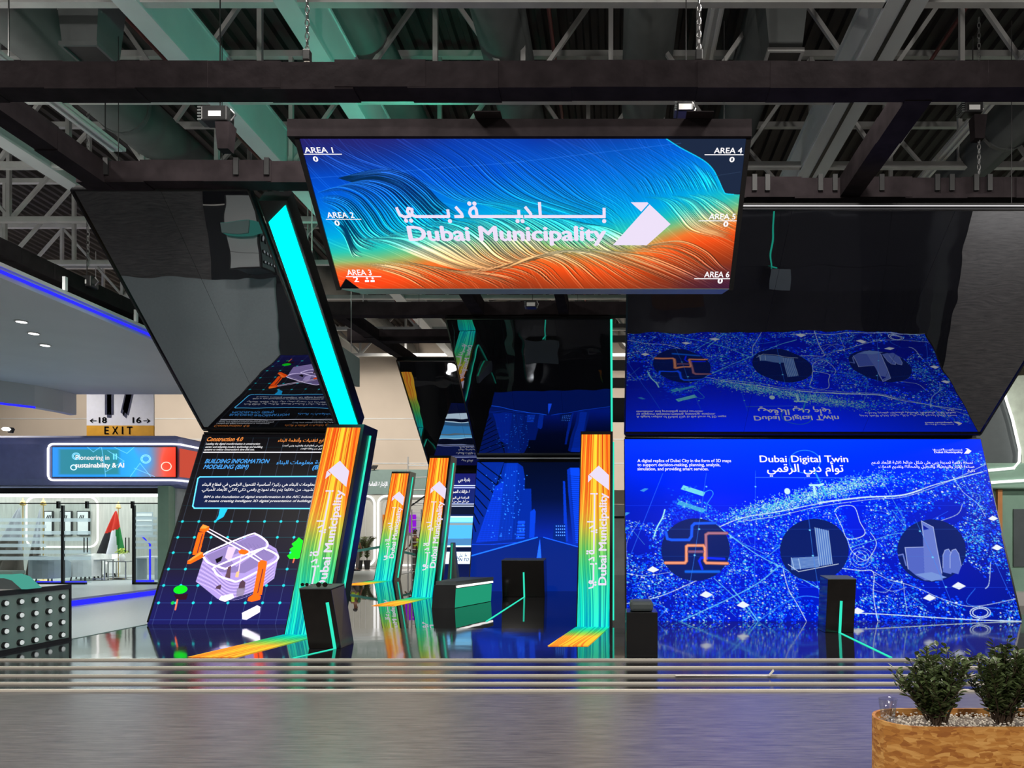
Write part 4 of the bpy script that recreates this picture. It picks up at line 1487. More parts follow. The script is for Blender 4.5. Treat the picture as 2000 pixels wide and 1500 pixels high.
# cyan light box along its right edge
b0_, b1_ = Vector((-5.25, 14.15, aA[0].z + .02)), Vector((-5.25, 10.95, wz(392, 10.95)))
wv = Vector((.42, 0, 0))
MB().hexa([b0_, b0_ + wv, b0_ + wv - nA * .3, b0_ - nA * .3], [b1_, b1_ + wv, b1_ + wv - nA * .3, b1_ - nA * .3]).build('light_box', M['black'], cA)
s0, s1 = b0_ + nA * .012, b1_.lerp(b0_, .015) + nA * .012
MB().hexa([s0 + wv * .1, s0 + wv * .9, s1 + wv * .9, s1 + wv * .12 + (s0 - s1).normalized() * .25], [p + nA * .01 for p in (s0 + wv * .1, s0 + wv * .9, s1 + wv * .9, s1 + wv * .12 + (s0 - s1).normalized() * .25)]).build('cyan_light', M['cyan'], cA)

# centre: night street
tD, plD = led_wall('led_screen', -3.84, -.1, 19.54, 20.8, wz(903, 20.8), 'blue LED screen with a night street between towers, behind the small black plinth', pic_city, M['led'])
cD, aD, nD = canopy('mirror_canopy', -3.84, -.1, 20.8, wz(892, 20.8), 16.9, wz(622, 16.9), 'black mirror canopy above the blue night street screen')
MB().bar(aD[1] + nD * .05 + Vector((.03, 0, 0)), aD[2] + nD * .05 + Vector((.03, 0, 0)), .05, .05, up=nD).build('green_edge_light', M['teal'], cD)

MB().bar(aD[0] + Vector((0, -.06, -.05)), aD[1] + Vector((0, -.06, -.05)), .05, .035).build('lower_trim', M['girder'], cD)

# behind it: the bulletin screen
tG, plG = led_wall('led_screen', -6.1, -3.3, 23.0, 24.5, wz(925, 24.5), 'narrow strip of a blue bulletin screen with a sea photograph between two fins', pic_pool, M['led'])
q = Letters(plG)
q.put(arabic('بلدية دبي'), 895, 940, 918, 6, .03)
q.put(arabic('ة خزانات الصرف'), 878, 963, 918, 6, .03)
q.put(arabic('السلامة في البيئة'), 880, 974, 916, 4, .03)
q.put(arabic('من أجل عمل من أثر'), 880, 981, 916, 4, .03)
q.build('lettering', M['white'], tG)
q = Letters(plG)
q.put('TTON TO', 882, 1096, 916, 6, .04, .2)
q.put(arabic('ط على ال'), 884, 1088, 912, 7, .02)
q.build('blue_lettering', M['navy'], tG)
cG, aG, nG = canopy('mirror_canopy', -6.1, -3.3, 24.5, wz(912, 24.5), 20.8, wz(704, 20.8), 'small mirror canopy behind the centre one, with a fin mirrored in it', 2)


# ---------------------------------------------------------------- leaning fins
TOT, TON = pic_totem(), pic_tongue()


def fin(X, Yb, label, w=.54, lean=1.66, ztop=3.47, d=.75, shear=0.):
    t = thing('leaning_fin', (X, Yb, STG), label, 'display fin', 'leaning fins with an orange to cyan light pattern')
    def F(x, y, k):          # k 0 foot .. 1 head
        return Vector((X + x + shear * k, Yb + y + lean * k, STG + (ztop - STG) * k))
    prof = [(0, 0), (1, 0)]
    c0 = [F(-.02, .01, 0), F(w + .05, .01, 0), F(w + .05, d, 0), F(-.02, d, 0)]
    c1 = [F(-.02, .01, 1.02), F(w + .05, .01, 1.02), F(w + .05, d, 1.02), F(-.02, d, 1.02)]
    MB().hexa(c0, c1).build('casing', M['black'], t)
    pl = Plane(F(0, 0, 1), F(w, 0, 1), F(0, 0, 0))
    screen('screen', pl, TOT, M['led'], t, gain=.35)
    mark(pl, .24 * w, .82 * pl.h, .64 * pl.h, t, M['cream'], rot=True)
    e = .012
    MB().bar(F(w + .05 + e, d * .5, .02), F(w + .05 + e, d * .5, .97), .024, .03, up=(1, 0, 0)).build('edge_light', M['teal'], t)
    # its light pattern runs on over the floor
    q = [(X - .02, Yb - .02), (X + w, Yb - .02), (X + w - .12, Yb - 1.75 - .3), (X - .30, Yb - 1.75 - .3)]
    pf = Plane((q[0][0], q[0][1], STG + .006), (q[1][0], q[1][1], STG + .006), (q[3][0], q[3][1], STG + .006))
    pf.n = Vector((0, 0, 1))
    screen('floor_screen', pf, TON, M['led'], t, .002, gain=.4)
    return t


fin(-4.99, 11.24, 'tall leaning fin of orange and cyan threads beside the printed house screen', .58)
fin(-.61, 12.15, 'upright orange and cyan fin between the street screen and the blue map screen', .53)
fin(-4.83, 17.7, 'middle leaning fin, right of centre gap, with a green bench before its foot', .49, 1.75, 3.6)
fin(-7.73, 23.9, 'smallest and farthest leaning fin, standing before the white rear booth', .58, 1.9, 3.7)


# ---------------------------------------------------------------- plinths, bench, floor light lines
def plinth(X, Y, w, d, h, label, lean=(0, 0), side='right', led=(.55, .25), name='plinth'):
    t = thing(name, (X, Y, STG), label, 'plinth', 'black plinths with a teal light line')
    a = [(X, Y, STG), (X + w, Y, STG), (X + w, Y + d, STG), (X, Y + d, STG)]
    b = [(X + lean[0], Y + lean[1], STG + h), (X + w + lean[0], Y + lean[1], STG + h), (X + w + lean[0], Y + d + lean[1], STG + h + .03), (X + lean[0], Y + d + lean[1], STG + h + .03)]
    MB().hexa(a, b).build('body', M['gloss'], t, bevel=.008)
    c = [(p[0], p[1], p[2] + .001) for p in b]
    MB().hexa(c, [(p[0], p[1], p[2] + .012) for p in c]).build('top_panel', M['greyup'] if False else M['slate'], t)
    f, k = led
    p0 = Vector(a[0]).lerp(Vector(a[1]), f) + Vector((0, -.008, .0))
    p1 = Vector(b[0]).lerp(Vector(b[1]), f) + Vector((0, -.008, .0))
    MB().bar(p0, p0.lerp(p1, 1 - k), .035, .02, up=(0, 1, 0)).build('light_line', M['teal'], t)
    return t, p0


def floorline(p, q, label):
    t = MB().bar((p[0], p[1], STG + .004), (q[0], q[1], STG + .004), .035, .006).build('floor_light_line', M['teal'])
    tag(t, label, 'floor light')


YP = fl(1267, STG)
t, p = plinth(wx(603, YP), YP, .43, .5, .79, 'dark plinth with sunglasses on top, before the tall left fin', (-.14, .02), led=(.82, .22))
floorline(p, (wx(575, fl(1285, .1)), 9.15), 'teal light line in the floor leading from the plinth with sunglasses')
YQ = fl(1166, STG)
t, p = plinth(wx(981, YQ), YQ, 1.02, .7, .87, 'black square plinth before the blue night street screen', (-.03, .05), led=(.52, .32))
floorline(p, (wx(950, fl(1214, .1)), fl(1214, .1)), 'teal light line in the floor before the black square plinth')
YR = fl(1236, STG)
t, p = plinth(wx(1612, YR), YR, .44, .45, .82, 'slim black plinth standing before the blue map screen', (.05, .03), led=(.5, .4))
floorline(p, (wx(1740, 9.2), 9.2), 'teal light line in the floor before the slim plinth at the map screen')
# low dark cabinet at the stage edge
X, Y = wx(1223, 9.25), 9.2
t = thing('cabinet', (X, Y, STG), 'low dark cabinet with a rounded grey top at the stage edge', 'cabinet')
MB().box(X, X + .39, Y, Y + .5, STG, STG + .56).build('body', M['black'], t, bevel=.006)
MB().box(X + .05, X + .34, Y + .05, Y + .45, STG + .561, STG + .69).build('lid', M['slate'], t, bevel=.04)
# green lit bench
YB = fl(1188, STG)
X = wx(843, YB)
t = thing('bench', (X, YB, STG), 'dark bench with a teal glowing end, at the foot of the middle fin', 'bench')
MB().hexa([(X, YB, STG), (X + .47, YB, STG), (X + .95, YB + 1.5, STG), (X + .2, YB + 1.5, STG)], [(X + .05, YB, STG + .47), (X + .49, YB, STG + .47), (X + .97, YB + 1.5, STG + .47), (X + .2, YB + 1.5, STG + .47)]).build('body', M['matte'], t)
MB().hexa([(X + .08, YB + .02, STG + .472), (X + .5, YB + .0, STG + .472), (X + 1.02, YB + 1.5, STG + .472), (X + .3, YB + 1.5, STG + .472)], [(X + .08, YB + .02, STG + .55), (X + .5, YB + .0, STG + .55), (X + 1.02, YB + 1.5, STG + .55), (X + .3, YB + 1.5, STG + .55)]).build('seat', M['slate'], t)
MB().hexa([(X + .475, YB + .0, STG + .01), (X + .955, YB + 1.5, STG + .01), (X + .965, YB + 1.5, STG + .01), (X + .485, YB, STG + .01)], [(X + .495, YB + .0, STG + .40), (X + .975, YB + 1.5, STG + .40), (X + .985, YB + 1.5, STG + .40), (X + .505, YB, STG + .40)]).build('glowing_end', glow('bench_teal', srgb(40, 170, 130), .8), t)
MB().bar((X + .52, YB, STG + .44), (X + 1.0, YB + 1.5, STG + .44), .03, .04).build('light_line', M['neon'], t)
# tall dark wedge behind the bench
Y = 18.6
X = wx(871, Y)
t = thing('wedge_panel', (X, Y, STG), 'tall narrow dark wedge standing behind the green bench', 'panel')
MB().hexa([(X, Y, STG), (X + .32, Y, STG), (X + .32, Y + .3, STG), (X, Y + .3, STG)], [(X + .05, Y + .3, wz(1060, Y)), (X + .13, Y + .3, wz(1060, Y)), (X + .13, Y + .5, wz(1060, Y)), (X + .05, Y + .5, wz(1060, Y))]).build('body', M['slate'], t)
MB().bar((X + .1, Y - .005, STG + .03), (X + .09, Y + .29, wz(1062, Y)), .03, .01, up=(0, 1, 0)).build('light_line', M['green'], t)

# sunglasses on the left plinth
Zs = STG + .79 + .03
Ys = YP + .12
def glasses(xa, xb, label):
    t = thing('sunglasses', ((xa + xb) / 2, Ys, Zs), label, 'sunglasses')
    r = (xb - xa) / 4.4
    for cx in (xa + r, xb - r):
        MB().tube([(cx, Ys, Zs + .026), (cx, Ys + .004, Zs + .026)], [r * .95, r * .95], 14).build('lens', M['gloss'], t)
        MB().bar((cx + (-r if cx < (xa + xb) / 2 else r), Ys, Zs + .034), (cx + (-r if cx < (xa + xb) / 2 else r), Ys + .13, Zs + .02), .006, .008).build('temple', M['plastic'], t)
    MB().bar((xa + 2 * r, Ys, Zs + .034), (xb - 2 * r, Ys, Zs + .034), .006, .008).build('nose_bridge', M['plastic'], t)


glasses(wx(587, Ys), wx(603, Ys), 'black sunglasses at the left end of the plinth top')
glasses(wx(617, Ys), wx(640, Ys), 'black sunglasses at the right end of the plinth top')

# ---------------------------------------------------------------- hanging logo screen
Yt, Yb = 8.95, 10.3
Zt, Zb = wz(271, Yt), wz(565, Yb)
XL, XR = -3.79, 1.585
plH = Plane((XL, Yt, Zt), (XR, Yt, Zt), (XL, Yb, Zb))
tH = thing('hanging_screen', (XL, Yt, Zb), 'wide hanging LED screen of flowing blue and orange strands with a white logo', 'LED screen')
nH = plH.n
a = [Vector((XL, Yb, Zb)), Vector((XR, Yb, Zb)), Vector((XR, Yt, Zt)), Vector((XL, Yt, Zt))]
MB().hexa([p - nH * .14 for p in a], [p - nH * .003 for p in a]).build('casing', M['matte'], tH)
bz = MB()
for p_, q_ in ((a[0], a[3]), (a[1], a[2])):
    o_ = Vector((-.03 if p_.x < 0 else .03, 0, 0))
    MB().bar(p_ + o_, q_ + o_, .06, .06, up=nH).build('edge_frame', M['black'], tH)
screen('screen', plH, pic_flow(plH), M['led'], tH, gain=.8)
MB().box(XL - .13, XR + .06, Yt - .06, Yt + .25, Zt, wz(232, Yt - .06)).build('header', M['fabric'], tH)
lw = Vector((XL + .02, Yb, Zb))
MB().hexa([(XL + .02, Yb - .03, Zb - .01), (XR - .0, Yb - .03, Zb - .01), (XR - .05, Yb + .3, Zb + .03), (XL + .2, Yb + .3, Zb + .03)], [(XL + .02, Yb - .03, Zb + .0), (XR - .0, Yb - .03, Zb + .0), (XR, Yb + .3, Zb + .1), (XL + .2, Yb + .3, Zb + .1)]).build('bottom_lip', M['sage'], tH)
for px in (955, 1365):
    x = wx(px, 8.9)
    MB().box(x - .16, x + .16, 8.75, 8.95, wz(232, 8.9), 6.62).build('hanger', M['fabric'], tH)
a0, b0 = plH.hit(771, 393)
a1, _ = plH.hit(1312, 393)
mark(plH, a0, b0, a1 - a0, tH, M['cream'], bold=.035)
for s, x0, x1, y, zx, zy, r0, r1 in (('AREA 1', 596, 652, 298, 618, 315, 594, 668), ('AREA 2', 640, 693, 425, 660, 440, 637, 706), ('AREA 3', 679, 727, 537, 697, 550, 676, 745),
                                     ('AREA 4', 1394, 1449, 299, 1429, 316, 1376, 1452), ('AREA 5', 1384, 1436, 428, 1417, 442, 1364, 1439), ('AREA 6', 1375, 1424, 541, 1406, 553, 1356, 1426)):
    q = Letters(plH)
    q.put(s, x0, y, x1, 11, .02)
    q.put('2' if s[-1] == '3' else '0', zx - 5, zy, zx + 5, 10, .04)
    q.rect(r0, y + 2, r1, y + 3.6)
    if s[-1] == '3':                                 # two little visitor symbols
        for x in (717, 728):
            c = plH.hit(x, 543)
            q.mb.face([plH.pt(c[0] + .016 * math.cos(k), c[1] + .016 * math.sin(k), .008) for k in np.linspace(0, 6.28, 11)[:-1]])
            q.rect(x - 4, 546.5, x + 4, 550.5)
    q.build('lettering', M['white'], tH)

for X, Y, tx in ((-3.1, 12.6, -5.4), (-6.2, 17.6, -5.6)):  # teal floods added to tint the girders and roof trusses
    t = thing('flood_lamp', (X, Y, 6.91), 'added teal flood on the truss behind the hanging screen' if X > -4 else 'added teal flood on the truss behind the cyan light', 'lamp')
    MB().box(X - .12, X + .12, Y - .1, Y + .1, 6.91, 7.0).build('housing', M['matte'], t, bevel=.01)
    MB().box(X - .1, X + .1, Y - .08, Y + .08, 7.0, 7.01).build('lens', M['teal'], t)
    l = bpy.data.lights.new('added_teal_flood', 'SPOT')
    l.energy = 130 if X > -4 else 70
    l.color = (.06, .85, .55)
    l.spot_size = 2.6
    l.spot_blend = .5
    lo = bpy.data.objects.new('added_teal_flood', l)
    COL.objects.link(lo)
    lo.location = (X, Y, 7.05)
    lo.rotation_euler = (Vector((tx, Y + .4, 9.4)) - Vector((X, Y, 7.05))).to_track_quat('-Z', 'Y').to_euler()

# ---------------------------------------------------------------- black wrapped trusses
def wrapped(p, q, label, w=.28, h=.3, straps=()):
    t = thing('wrapped_truss', p, label, 'truss', 'black wrapped trusses above the stand')
    p, q = Vector(p), Vector(q)
    d = q - p
    L = d.length
    n = max(2, int(L / .8))
    mb = MB()
    rs = random.Random(int(L * 100))
    for i in range(n):
        a_, b_ = p + d * (i / n), p + d * ((i + 1) / n + (.01 if i < n - 1 else 0))
        k = rs.uniform(-.012, .012)
        mb.bar(a_ + Vector((0, 0, k)), b_ + Vector((0, 0, k)), w + rs.uniform(-.012, .012), h)
    mb.build('fabric_sleeve', M['fabric'], t)
    for s in straps:
        c = p + d * s
        MB().box(c.x - .035, c.x + .035, c.y - w / 2 - .03, c.y + w / 2 + .02, c.z - h * .2, c.z + h / 2 + .03).build('strap', M['matte'], t)
    return t


zt = 6.75
wrapped((-12, 8.40, zt), (8.2, 8.40, zt), 'long black wrapped truss across the whole front, above the hanging screen')
wrapped((-7.6, 10.62, zt), (-2.2, 10.62, zt), 'black wrapped truss over the left mirror canopy, second row', straps=(.08, .42, .5))
wrapped((-.6, 11.1, zt), (9.2, 11.1, zt), 'black wrapped truss with fabric straps over the blue map canopy', straps=[(wx(px, 11.1) + .6) / 9.8 for px in (1470, 1495, 1597, 1625, 1715, 1822, 1850, 1897, 1923)])
wrapped((-7.35, 8.5, zt), (-7.35, 10.7, zt), 'short black truss joining the two rows at the left', .3)
wrapped((3.48, 8.5, zt), (3.48, 11.2, zt), 'short truss lit blue joining the two rows at the right', .3)
wrapped((-7.1, 17.0, zt), (.35, 17.0, zt), 'dark truss behind the hanging screen, above the centre canopy')
wrapped((-6.9, 19.3, zt), (-3.4, 19.3, zt), 'dark truss beyond the centre canopy at its left', .25)
wrapped((-6.35, 17, zt), (-6.0, 22.5, zt), 'dark green truss running back behind the cyan light', .26)
wrapped((-6.1, 22.0, zt - .15), (-2.5, 22.0, zt - .15), 'dark truss above the small rear canopy')
wrapped((-3.1, 11.5, zt), (-3.1, 17, zt), 'green lit truss running back behind the hanging screen, left one')
wrapped((-1.15, 11.5, zt), (-1.15, 17, zt), 'green lit truss running back behind the hanging screen, right one', .22)
wrapped((-9.42, 8.2, 5.98), (-9.42, 20.5, 5.98), 'black wrapped truss along the blue edge of the lounge canopy', .3, .26)

t = thing('hanging_board', (-5.45, 13.2, 4.8), 'dark green panel hanging behind the cyan light', 'panel')
MB().box(-5.5, -5.42, 13.0, 15.8, 4.75, 5.35).build('sheet', M['sage'], t)
for y in (13.4, 15.4):
    MB().bar((-5.46, y, 5.35), (-5.46, y, 9.0), .015, .015).build('wire', M['steel'], t)


def chain(X, Y, Z0, Z1, label):
    mb = MB()
    z, k = Z0, 0
    while z < Z1:
        ax = (1, 0) if k % 2 else (0, 1)
        pts = [(X + ax[0] * .022 * math.cos(a), Y + ax[1] * .022 * math.cos(a), z + .04 + .045 * math.sin(a)) for a in np.linspace(0, 6.2832, 9)]
        mb.tube(pts, .008, 4, False)
        z += .075
        k += 1
    o = mb.build('hoist_chain', M['chrome'])
    tag(o, label, 'chain', 'hoist chains')


chain(wx(600, 8.4), 8.4, 7.0, 9.3, 'hoist chain hanging to the front truss, left of the hanging screen\'s middle')
chain(wx(1365, 8.4), 8.4, 7.02, 9.3, 'hoist chain hanging to the front truss at the right part of the hanging screen')
chain(wx(1912, 11.0), 11.0, 6.95, 9.2, 'hoist chain above the map canopy at the far right')
chain(wx(172, 13.1), 13.1, 6.35, 9.0, 'hoist chain above the lounge canopy')
for px, lab in ((600, 'dark hook block on the front truss under the left chain'), (1365, 'dark hook block on the front truss under the right chain')):
    x = wx(px, 8.4)
    t = thing('hook_block', (x, 8.4, 6.9), lab, 'hook')
    MB().box(x - .04, x + .04, 8.36, 8.44, 6.98, 7.1).build('block', M['matte'], t, bevel=.01)
    MB().bar((x, 8.4, 6.99), (x - .09, 8.4, 6.9), .02, .02).build('sling', M['nosing'], t)
    MB().bar((x, 8.4, 6.99), (x + .09, 8.4, 6.9), .02, .02).build('sling', M['nosing'], t)


def hoist(X, Y, Z, label, bag=True, s=1.):
    t = thing('chain_hoist', (X, Y, Z), label, 'hoist motor', 'chain hoist motors')
    MB().box(X - .2 * s, X + .14 * s, Y - .1, Y + .1, Z - .1 * s, Z + .1 * s).build('motor_body', M['plastic'], t, bevel=.02)
    for k in range(5):
        MB().box(X - .25 * s, X - .2 * s, Y - .09, Y + .09, Z - .09 * s + k * .04 * s, Z - .07 * s + k * .04 * s).build('cooling_fin', M['duct'], t)
    MB().box(X - .1, X + .06, Y - .105, Y - .1, Z - .05, Z + .02).build('rating_plate', M['paper'], t)
    MB().tube([(X + .14 * s, Y, Z - .05), (X + .2 * s, Y, Z + .02), (X + .14 * s, Y, Z + .09)], .012, 6).build('handle', M['chrome'], t)
    MB().bar((X, Y, Z + .1), (X, Y, 9.0), .012, .012).build('lift_wire', M['matte'], t)
    if bag:
        MB().hexa([(X - .0, Y - .07, Z - .45), (X + .14, Y - .07, Z - .45), (X + .14, Y + .07, Z - .45), (X - .0, Y + .07, Z - .45)], [(X - .02, Y - .09, Z - .11), (X + .17, Y - .09, Z - .11), (X + .17, Y + .09, Z - .11), (X - .02, Y + .09, Z - .11)]).build('chain_bag', M['fabric'], t)


hoist(wx(430, 9.7), 9.7, wz(228, 9.7), 'black hoist motor with chain bag hanging under the front truss at the left')
hoist(wx(1900, 11.0), 11.0, wz(215, 11.0), 'black hoist motor with chain bag above the map canopy at the right', s=.8)
hoist(wx(170, 13.1), 13.1, wz(552, 13.1), 'grey hoist motor on the truss of the lounge canopy', False)
hoist(wx(1340, 9.3), 9.3, wz(215, 9.3), 'small black hoist motor between header and front truss', False, .6)
hoist(wx(1040, 14.5), 14.5, wz(596, 14.5), 'small black device hanging below the hanging screen', False, .6)
# ---------------------------------------------------------------- lounge at the left
LY, LZ = 20.0, .25
lp = thing('lounge_platform', (-11.5, 13, 0), 'raised pale lounge floor at the left with a blue light along its edge', 'platform')
MB().box(-30, -11.5, 12.6, 26, 0, LZ).build('deck', M['lounge_floor'], lp)
MB().box(-11.5, -11.47, 12.6, 26, .08, .2).build('blue_edge_light', M['bluestrip'], lp)
# pale floor between the stage and the lounge
o = MB().box(-11.45, SX0 - .03, 10.75, 30, 0, .095).build('floor_carpet', M['lounge_floor'])
tag(o, 'pale grey carpet between the stage edge and the lit lounge platform', 'carpet')
o = MB().bar((SX0 - .03, 10.75, .1), (SX0 - .03, 30, .1), .03, .012).build('trim_4', M['sage'])
tag(o, kind='structure')

lo_ = thing('lounge_booth', (-17, LY, LZ), 'lounge booth with a navy band above and glass front', 'booth')
MB().box(-26, -11.7, LY - .05, LY + 5.2, 2.85, 4.28).build('fascia', M['navy'], lo_, bevel=.25)
MB().box(-26, -12.25, LY + .0, LY + .12, 2.7, 2.85).build('lintel', M['matte'], lo_)
MB().box(-26, -11.9, LY + 4.6, LY + 4.8, LZ, 2.85).build('rear_panel', M['wood'], lo_)
MB().box(-12.02, -11.9, LY + .2, LY + 4.6, LZ, 2.85).build('side_panel', M['greyup'], lo_)
MB().box(-12.24, -11.95, LY - .1, LY + .2, LZ, 2.9).build('corner_post', M['boothgreen'], lo_)  # green paint stands for the green light falling on the post
MB().box(-25.9, -12.3, LY + .3, LY + 4.6, 2.835, 2.848).build('ceiling_light', glow('lounge_ceiling_light', (.9, 1, .98, 1), 3.2), lo_)


def rloop(x0, x1, z0, z1, r, y, n=6):
    pts = []
    for cx, cz, a0_ in ((x1 - r, z1 - r, 0), (x0 + r, z1 - r, 90), (x0 + r, z0 + r, 180), (x1 - r, z0 + r, 270)):
        for k in range(n + 1):
            a_ = math.radians(a0_ + 90 * k / n)
            pts.append((cx + r * math.cos(a_), y, cz + r * math.sin(a_)))
    return pts


# the lit name band
sg = thing('lit_sign', (-15.3, LY - .1, 3.0), 'rounded blue sign band with white neon outline above the lounge glass', 'sign')
yy = LY - .12
x0, x1 = wx(94, yy), -11.72
pts = rloop(x0, x1 + .6, wz(938, yy), wz(867, yy), .14, yy)
keep = [p_ for p_ in pts if p_[0] < x1 + .1]
back = [(x1 + .03, LY + 3, keep[0][2])]
loop = [p_ for p_ in pts[7:21]]
MB().tube([(x1 + .02, yy + 3, pts[7][2]), (x1 + .02, yy + .15, pts[7][2]), (x1 - .12, yy, pts[7][2])] + loop + [(x1 - .12, yy, loop[-1][2]), (x1 + .02, yy + .15, loop[-1][2]), (x1 + .02, yy + 3, loop[-1][2])], .028, 6).build('neon_outline', M['neon'], sg)
plS = Plane((wx(100, yy), yy + .05, wz(873, yy)), (x1 - .06, yy + .05, wz(873, yy)), (wx(100, yy), yy + .05, wz(931, yy)))
MB().box(wx(98, yy), x1 - .04, yy + .055, yy + .1, wz(933, yy), wz(871, yy)).build('casing', M['matte'], sg)
screen('screen', plS, pic_fascia(1, 1), M['led'], sg)
q = Letters(plS)
q.put('Pioneering in', 148, 898, 214, 9, .012)
q.put('sustainability & AI', 147, 913, 243, 9, .035)
q.build('lettering', M['white'], sg)
# its continuation along the side of the booth
plT = Plane((x1 + .03, yy + .12, wz(875, yy)), (x1 + .03, yy + 3, wz(875, yy)), (x1 + .03, yy + .12, wz(931, yy)))
MB().box(x1 + .015, x1 + .028, yy + .1, yy + 3, wz(931, yy), wz(875, yy)).build('side_screen', glow('sign_red', srgb(214, 84, 64), .9), sg)

# glass front
gf = thing('glass_partition', (-16, LY, LZ), 'glass partition of the lounge with frosted stripes and black rail', 'glass partition')
for xa, xb in ((-25, wx(119, LY)), (wx(124, LY), wx(176, LY)), (wx(262, LY), wx(306, LY))):
    MB().box(xa, xb, LY + .04, LY + .05, LZ + .04, 2.42).build('pane', M['glass'], gf)
MB().tube([(-25, LY + .03, wz(983, LY)), (-12.25, LY + .03, wz(983, LY))], .018, 6).build('top_rail', M['matte'], gf)
for px in (121, 260):
    x = wx(px, LY)
    MB().box(x - .03, x + .03, LY, LY + .07, LZ, wz(987, LY)).build('post', M['matte'], gf)
MB().box(-25, wx(166, LY), LY, LY + .08, LZ, LZ + .05).build('sill', M['matte'], gf)
MB().box(wx(258, LY), wx(305, LY), LY, LY + .08, LZ, LZ + .06).build('sill', M['matte'], gf)
for px in (113, 169, 258):
    x = wx(px, LY)
    MB().box(x - .03, x + .03, LY - .02, LY + .06, wz(993, LY), wz(979, LY)).build('clamp', M['matte'], gf)
for px in (170, 251):
    x = wx(px, LY)
    for dx in (-.045, .045):
        MB().tube([(x + dx, LY - .05, wz(1079, LY)), (x + dx, LY - .05, wz(1050, LY))], .014, 6).build('door_handle', M['matte'], gf)
for i in range(7):
    za, zb_ = wz(1012 + i * 12.5 + 7, LY), wz(1012 + i * 12.5, LY)
    MB().box(-25, wx(88 + 87 * (i % 3 != 1), LY), LY + .035, LY + .039, za, zb_).build('frosted_stripe', M['frost'], gf)
for i in range(6):
    za, zb_ = wz(1010 + i * 11.5 + 5, LY), wz(1010 + i * 11.5, LY)
    MB().box(wx(263, LY), wx(305, LY), LY + .035, LY + .039, za, zb_).build('frosted_stripe', M['frost'], gf)

YB_ = LY + 4.55
t = MB().tube(rloop(wx(54, YB_), wx(193, YB_), wz(1068, YB_), wz(971, YB_), .28, YB_ - .05) + [rloop(wx(54, YB_), wx(193, YB_), wz(1068, YB_), wz(971, YB_), .28, YB_ - .05)[0]], .032, 6).build('neon_frame', M['neon'])
tag(t, 'rounded white neon line frame on the rear wall of the lounge', 'wall light')
for i, (pa, pb, lab) in enumerate(((87, 104, 'framed print hanging leftmost of three behind the frosted glass'), (118, 141, 'framed print hanging in the middle of three in the lounge'), (151, 175, 'framed print hanging rightmost of three in the lounge'))):
    xa, xb = wx(pa, YB_), wx(pb, YB_)
    za, zb_ = wz(1046, YB_), wz(998, YB_)
    t = thing('framed_print', (xa, YB_, za), lab, 'picture', 'framed prints in the lounge')
    MB().box(xa, xb, YB_ - .03, YB_ + .02, za, zb_).build('frame', M['matte'], t)
    MB().box(xa + .03, xb - .03, YB_ - .035, YB_ - .03, za + .03, zb_ - .03).build('mount', M['paper'], t)
    mb = MB()
    zc = zb_ - .2
    for k in range(3):
        mb.bar((xa + .08 + .06 * k, YB_ - .037, zc - .08), (xa + .14 + .05 * k, YB_ - .037, zc + .06), .03, .004, up=(0, 1, 0))
    mb.build('brush_drawing', M['ink'], t)
ws = thing('wall_board', (wx(265, YB_ - .4), YB_ - .4, 1.5), 'pale board with white stripes behind the right glass pane of the lounge', 'board')
MB().box(wx(266, 24), wx(298, 24), 24, 24.03, wz(1046, 24), wz(1000, 24)).build('board', M['greyup'], ws)
for i in range(4):
    MB().box(wx(267, 24), wx(297, 24), 23.99, 24, wz(1008 + 10 * i, 24), wz(1003 + 10 * i, 24)).build('stripe', M['paper'], ws)


def flag(px, Y, ztop, zbot, xw0, xw1, mats, label, region):
    X = wx(px, Y)
    t = thing('flag_on_stand', (X, Y, LZ), label, 'flag')
    MB().tube([(X, Y + .05, LZ), (X, Y + .05, ztop + .2)], .014, 8).build('pole', M['brass'], t)
    MB().lathe((X, Y + .05, LZ), [(0, .05), (.05, .05), (.2, .02), (.22, 0), (0, 0)]).build('stand_base', M['brass'], t, smooth=True)
    MB().lathe((X, Y + .05, ztop + .1), [(0, .2), (.012, .17), (.02, .12), (.05, .09), (.06, .05), (.05, .02), (.09, .01), (.05, -.03), (0, -.04)], 12).build('finial', M['brass'], t, smooth=True)
    nu, nv = 50, 44
    vs, mb = [], MB()
    for j in range(nv + 1):
        v = j / nv
        z_ = ztop + (zbot - ztop) * v
        for i in range(nu + 1):
            u = i / nu
            sag = (.12 * (1 - (2 * u - 1) ** 2)) if v > .9 else 0
            xx = X + (xw0 + (xw1 - xw0) * u) * (.04 + .96 * v ** .8)
            y_ = Y - .05 - .10 * math.sin(u * 14 + v * 1.5) * v - .10 * math.sin(u * math.pi) * v
            vs.append((xx, y_, z_ + (.10 * (u - .5) ** 2 * v)))
    for j in range(nv):
        for i in range(nu):
            mb.cur = region((i + .5) / nu, (j + .5) / nv)
            k = j * (nu + 1) + i
            mb.mesh([vs[k], vs[k + 1], vs[k + nu + 2], vs[k + nu + 1]], [[0, 1, 2, 3]])
    mb.build('cloth', mats, t, smooth=True)
    return t


def uae(u, v):
    if v < .46 + .16 * (.5 - u):
        return 0
    s_ = u - .10 * (v - .7)
    return 1 if s_ > .66 else 2 if s_ > .32 else 3


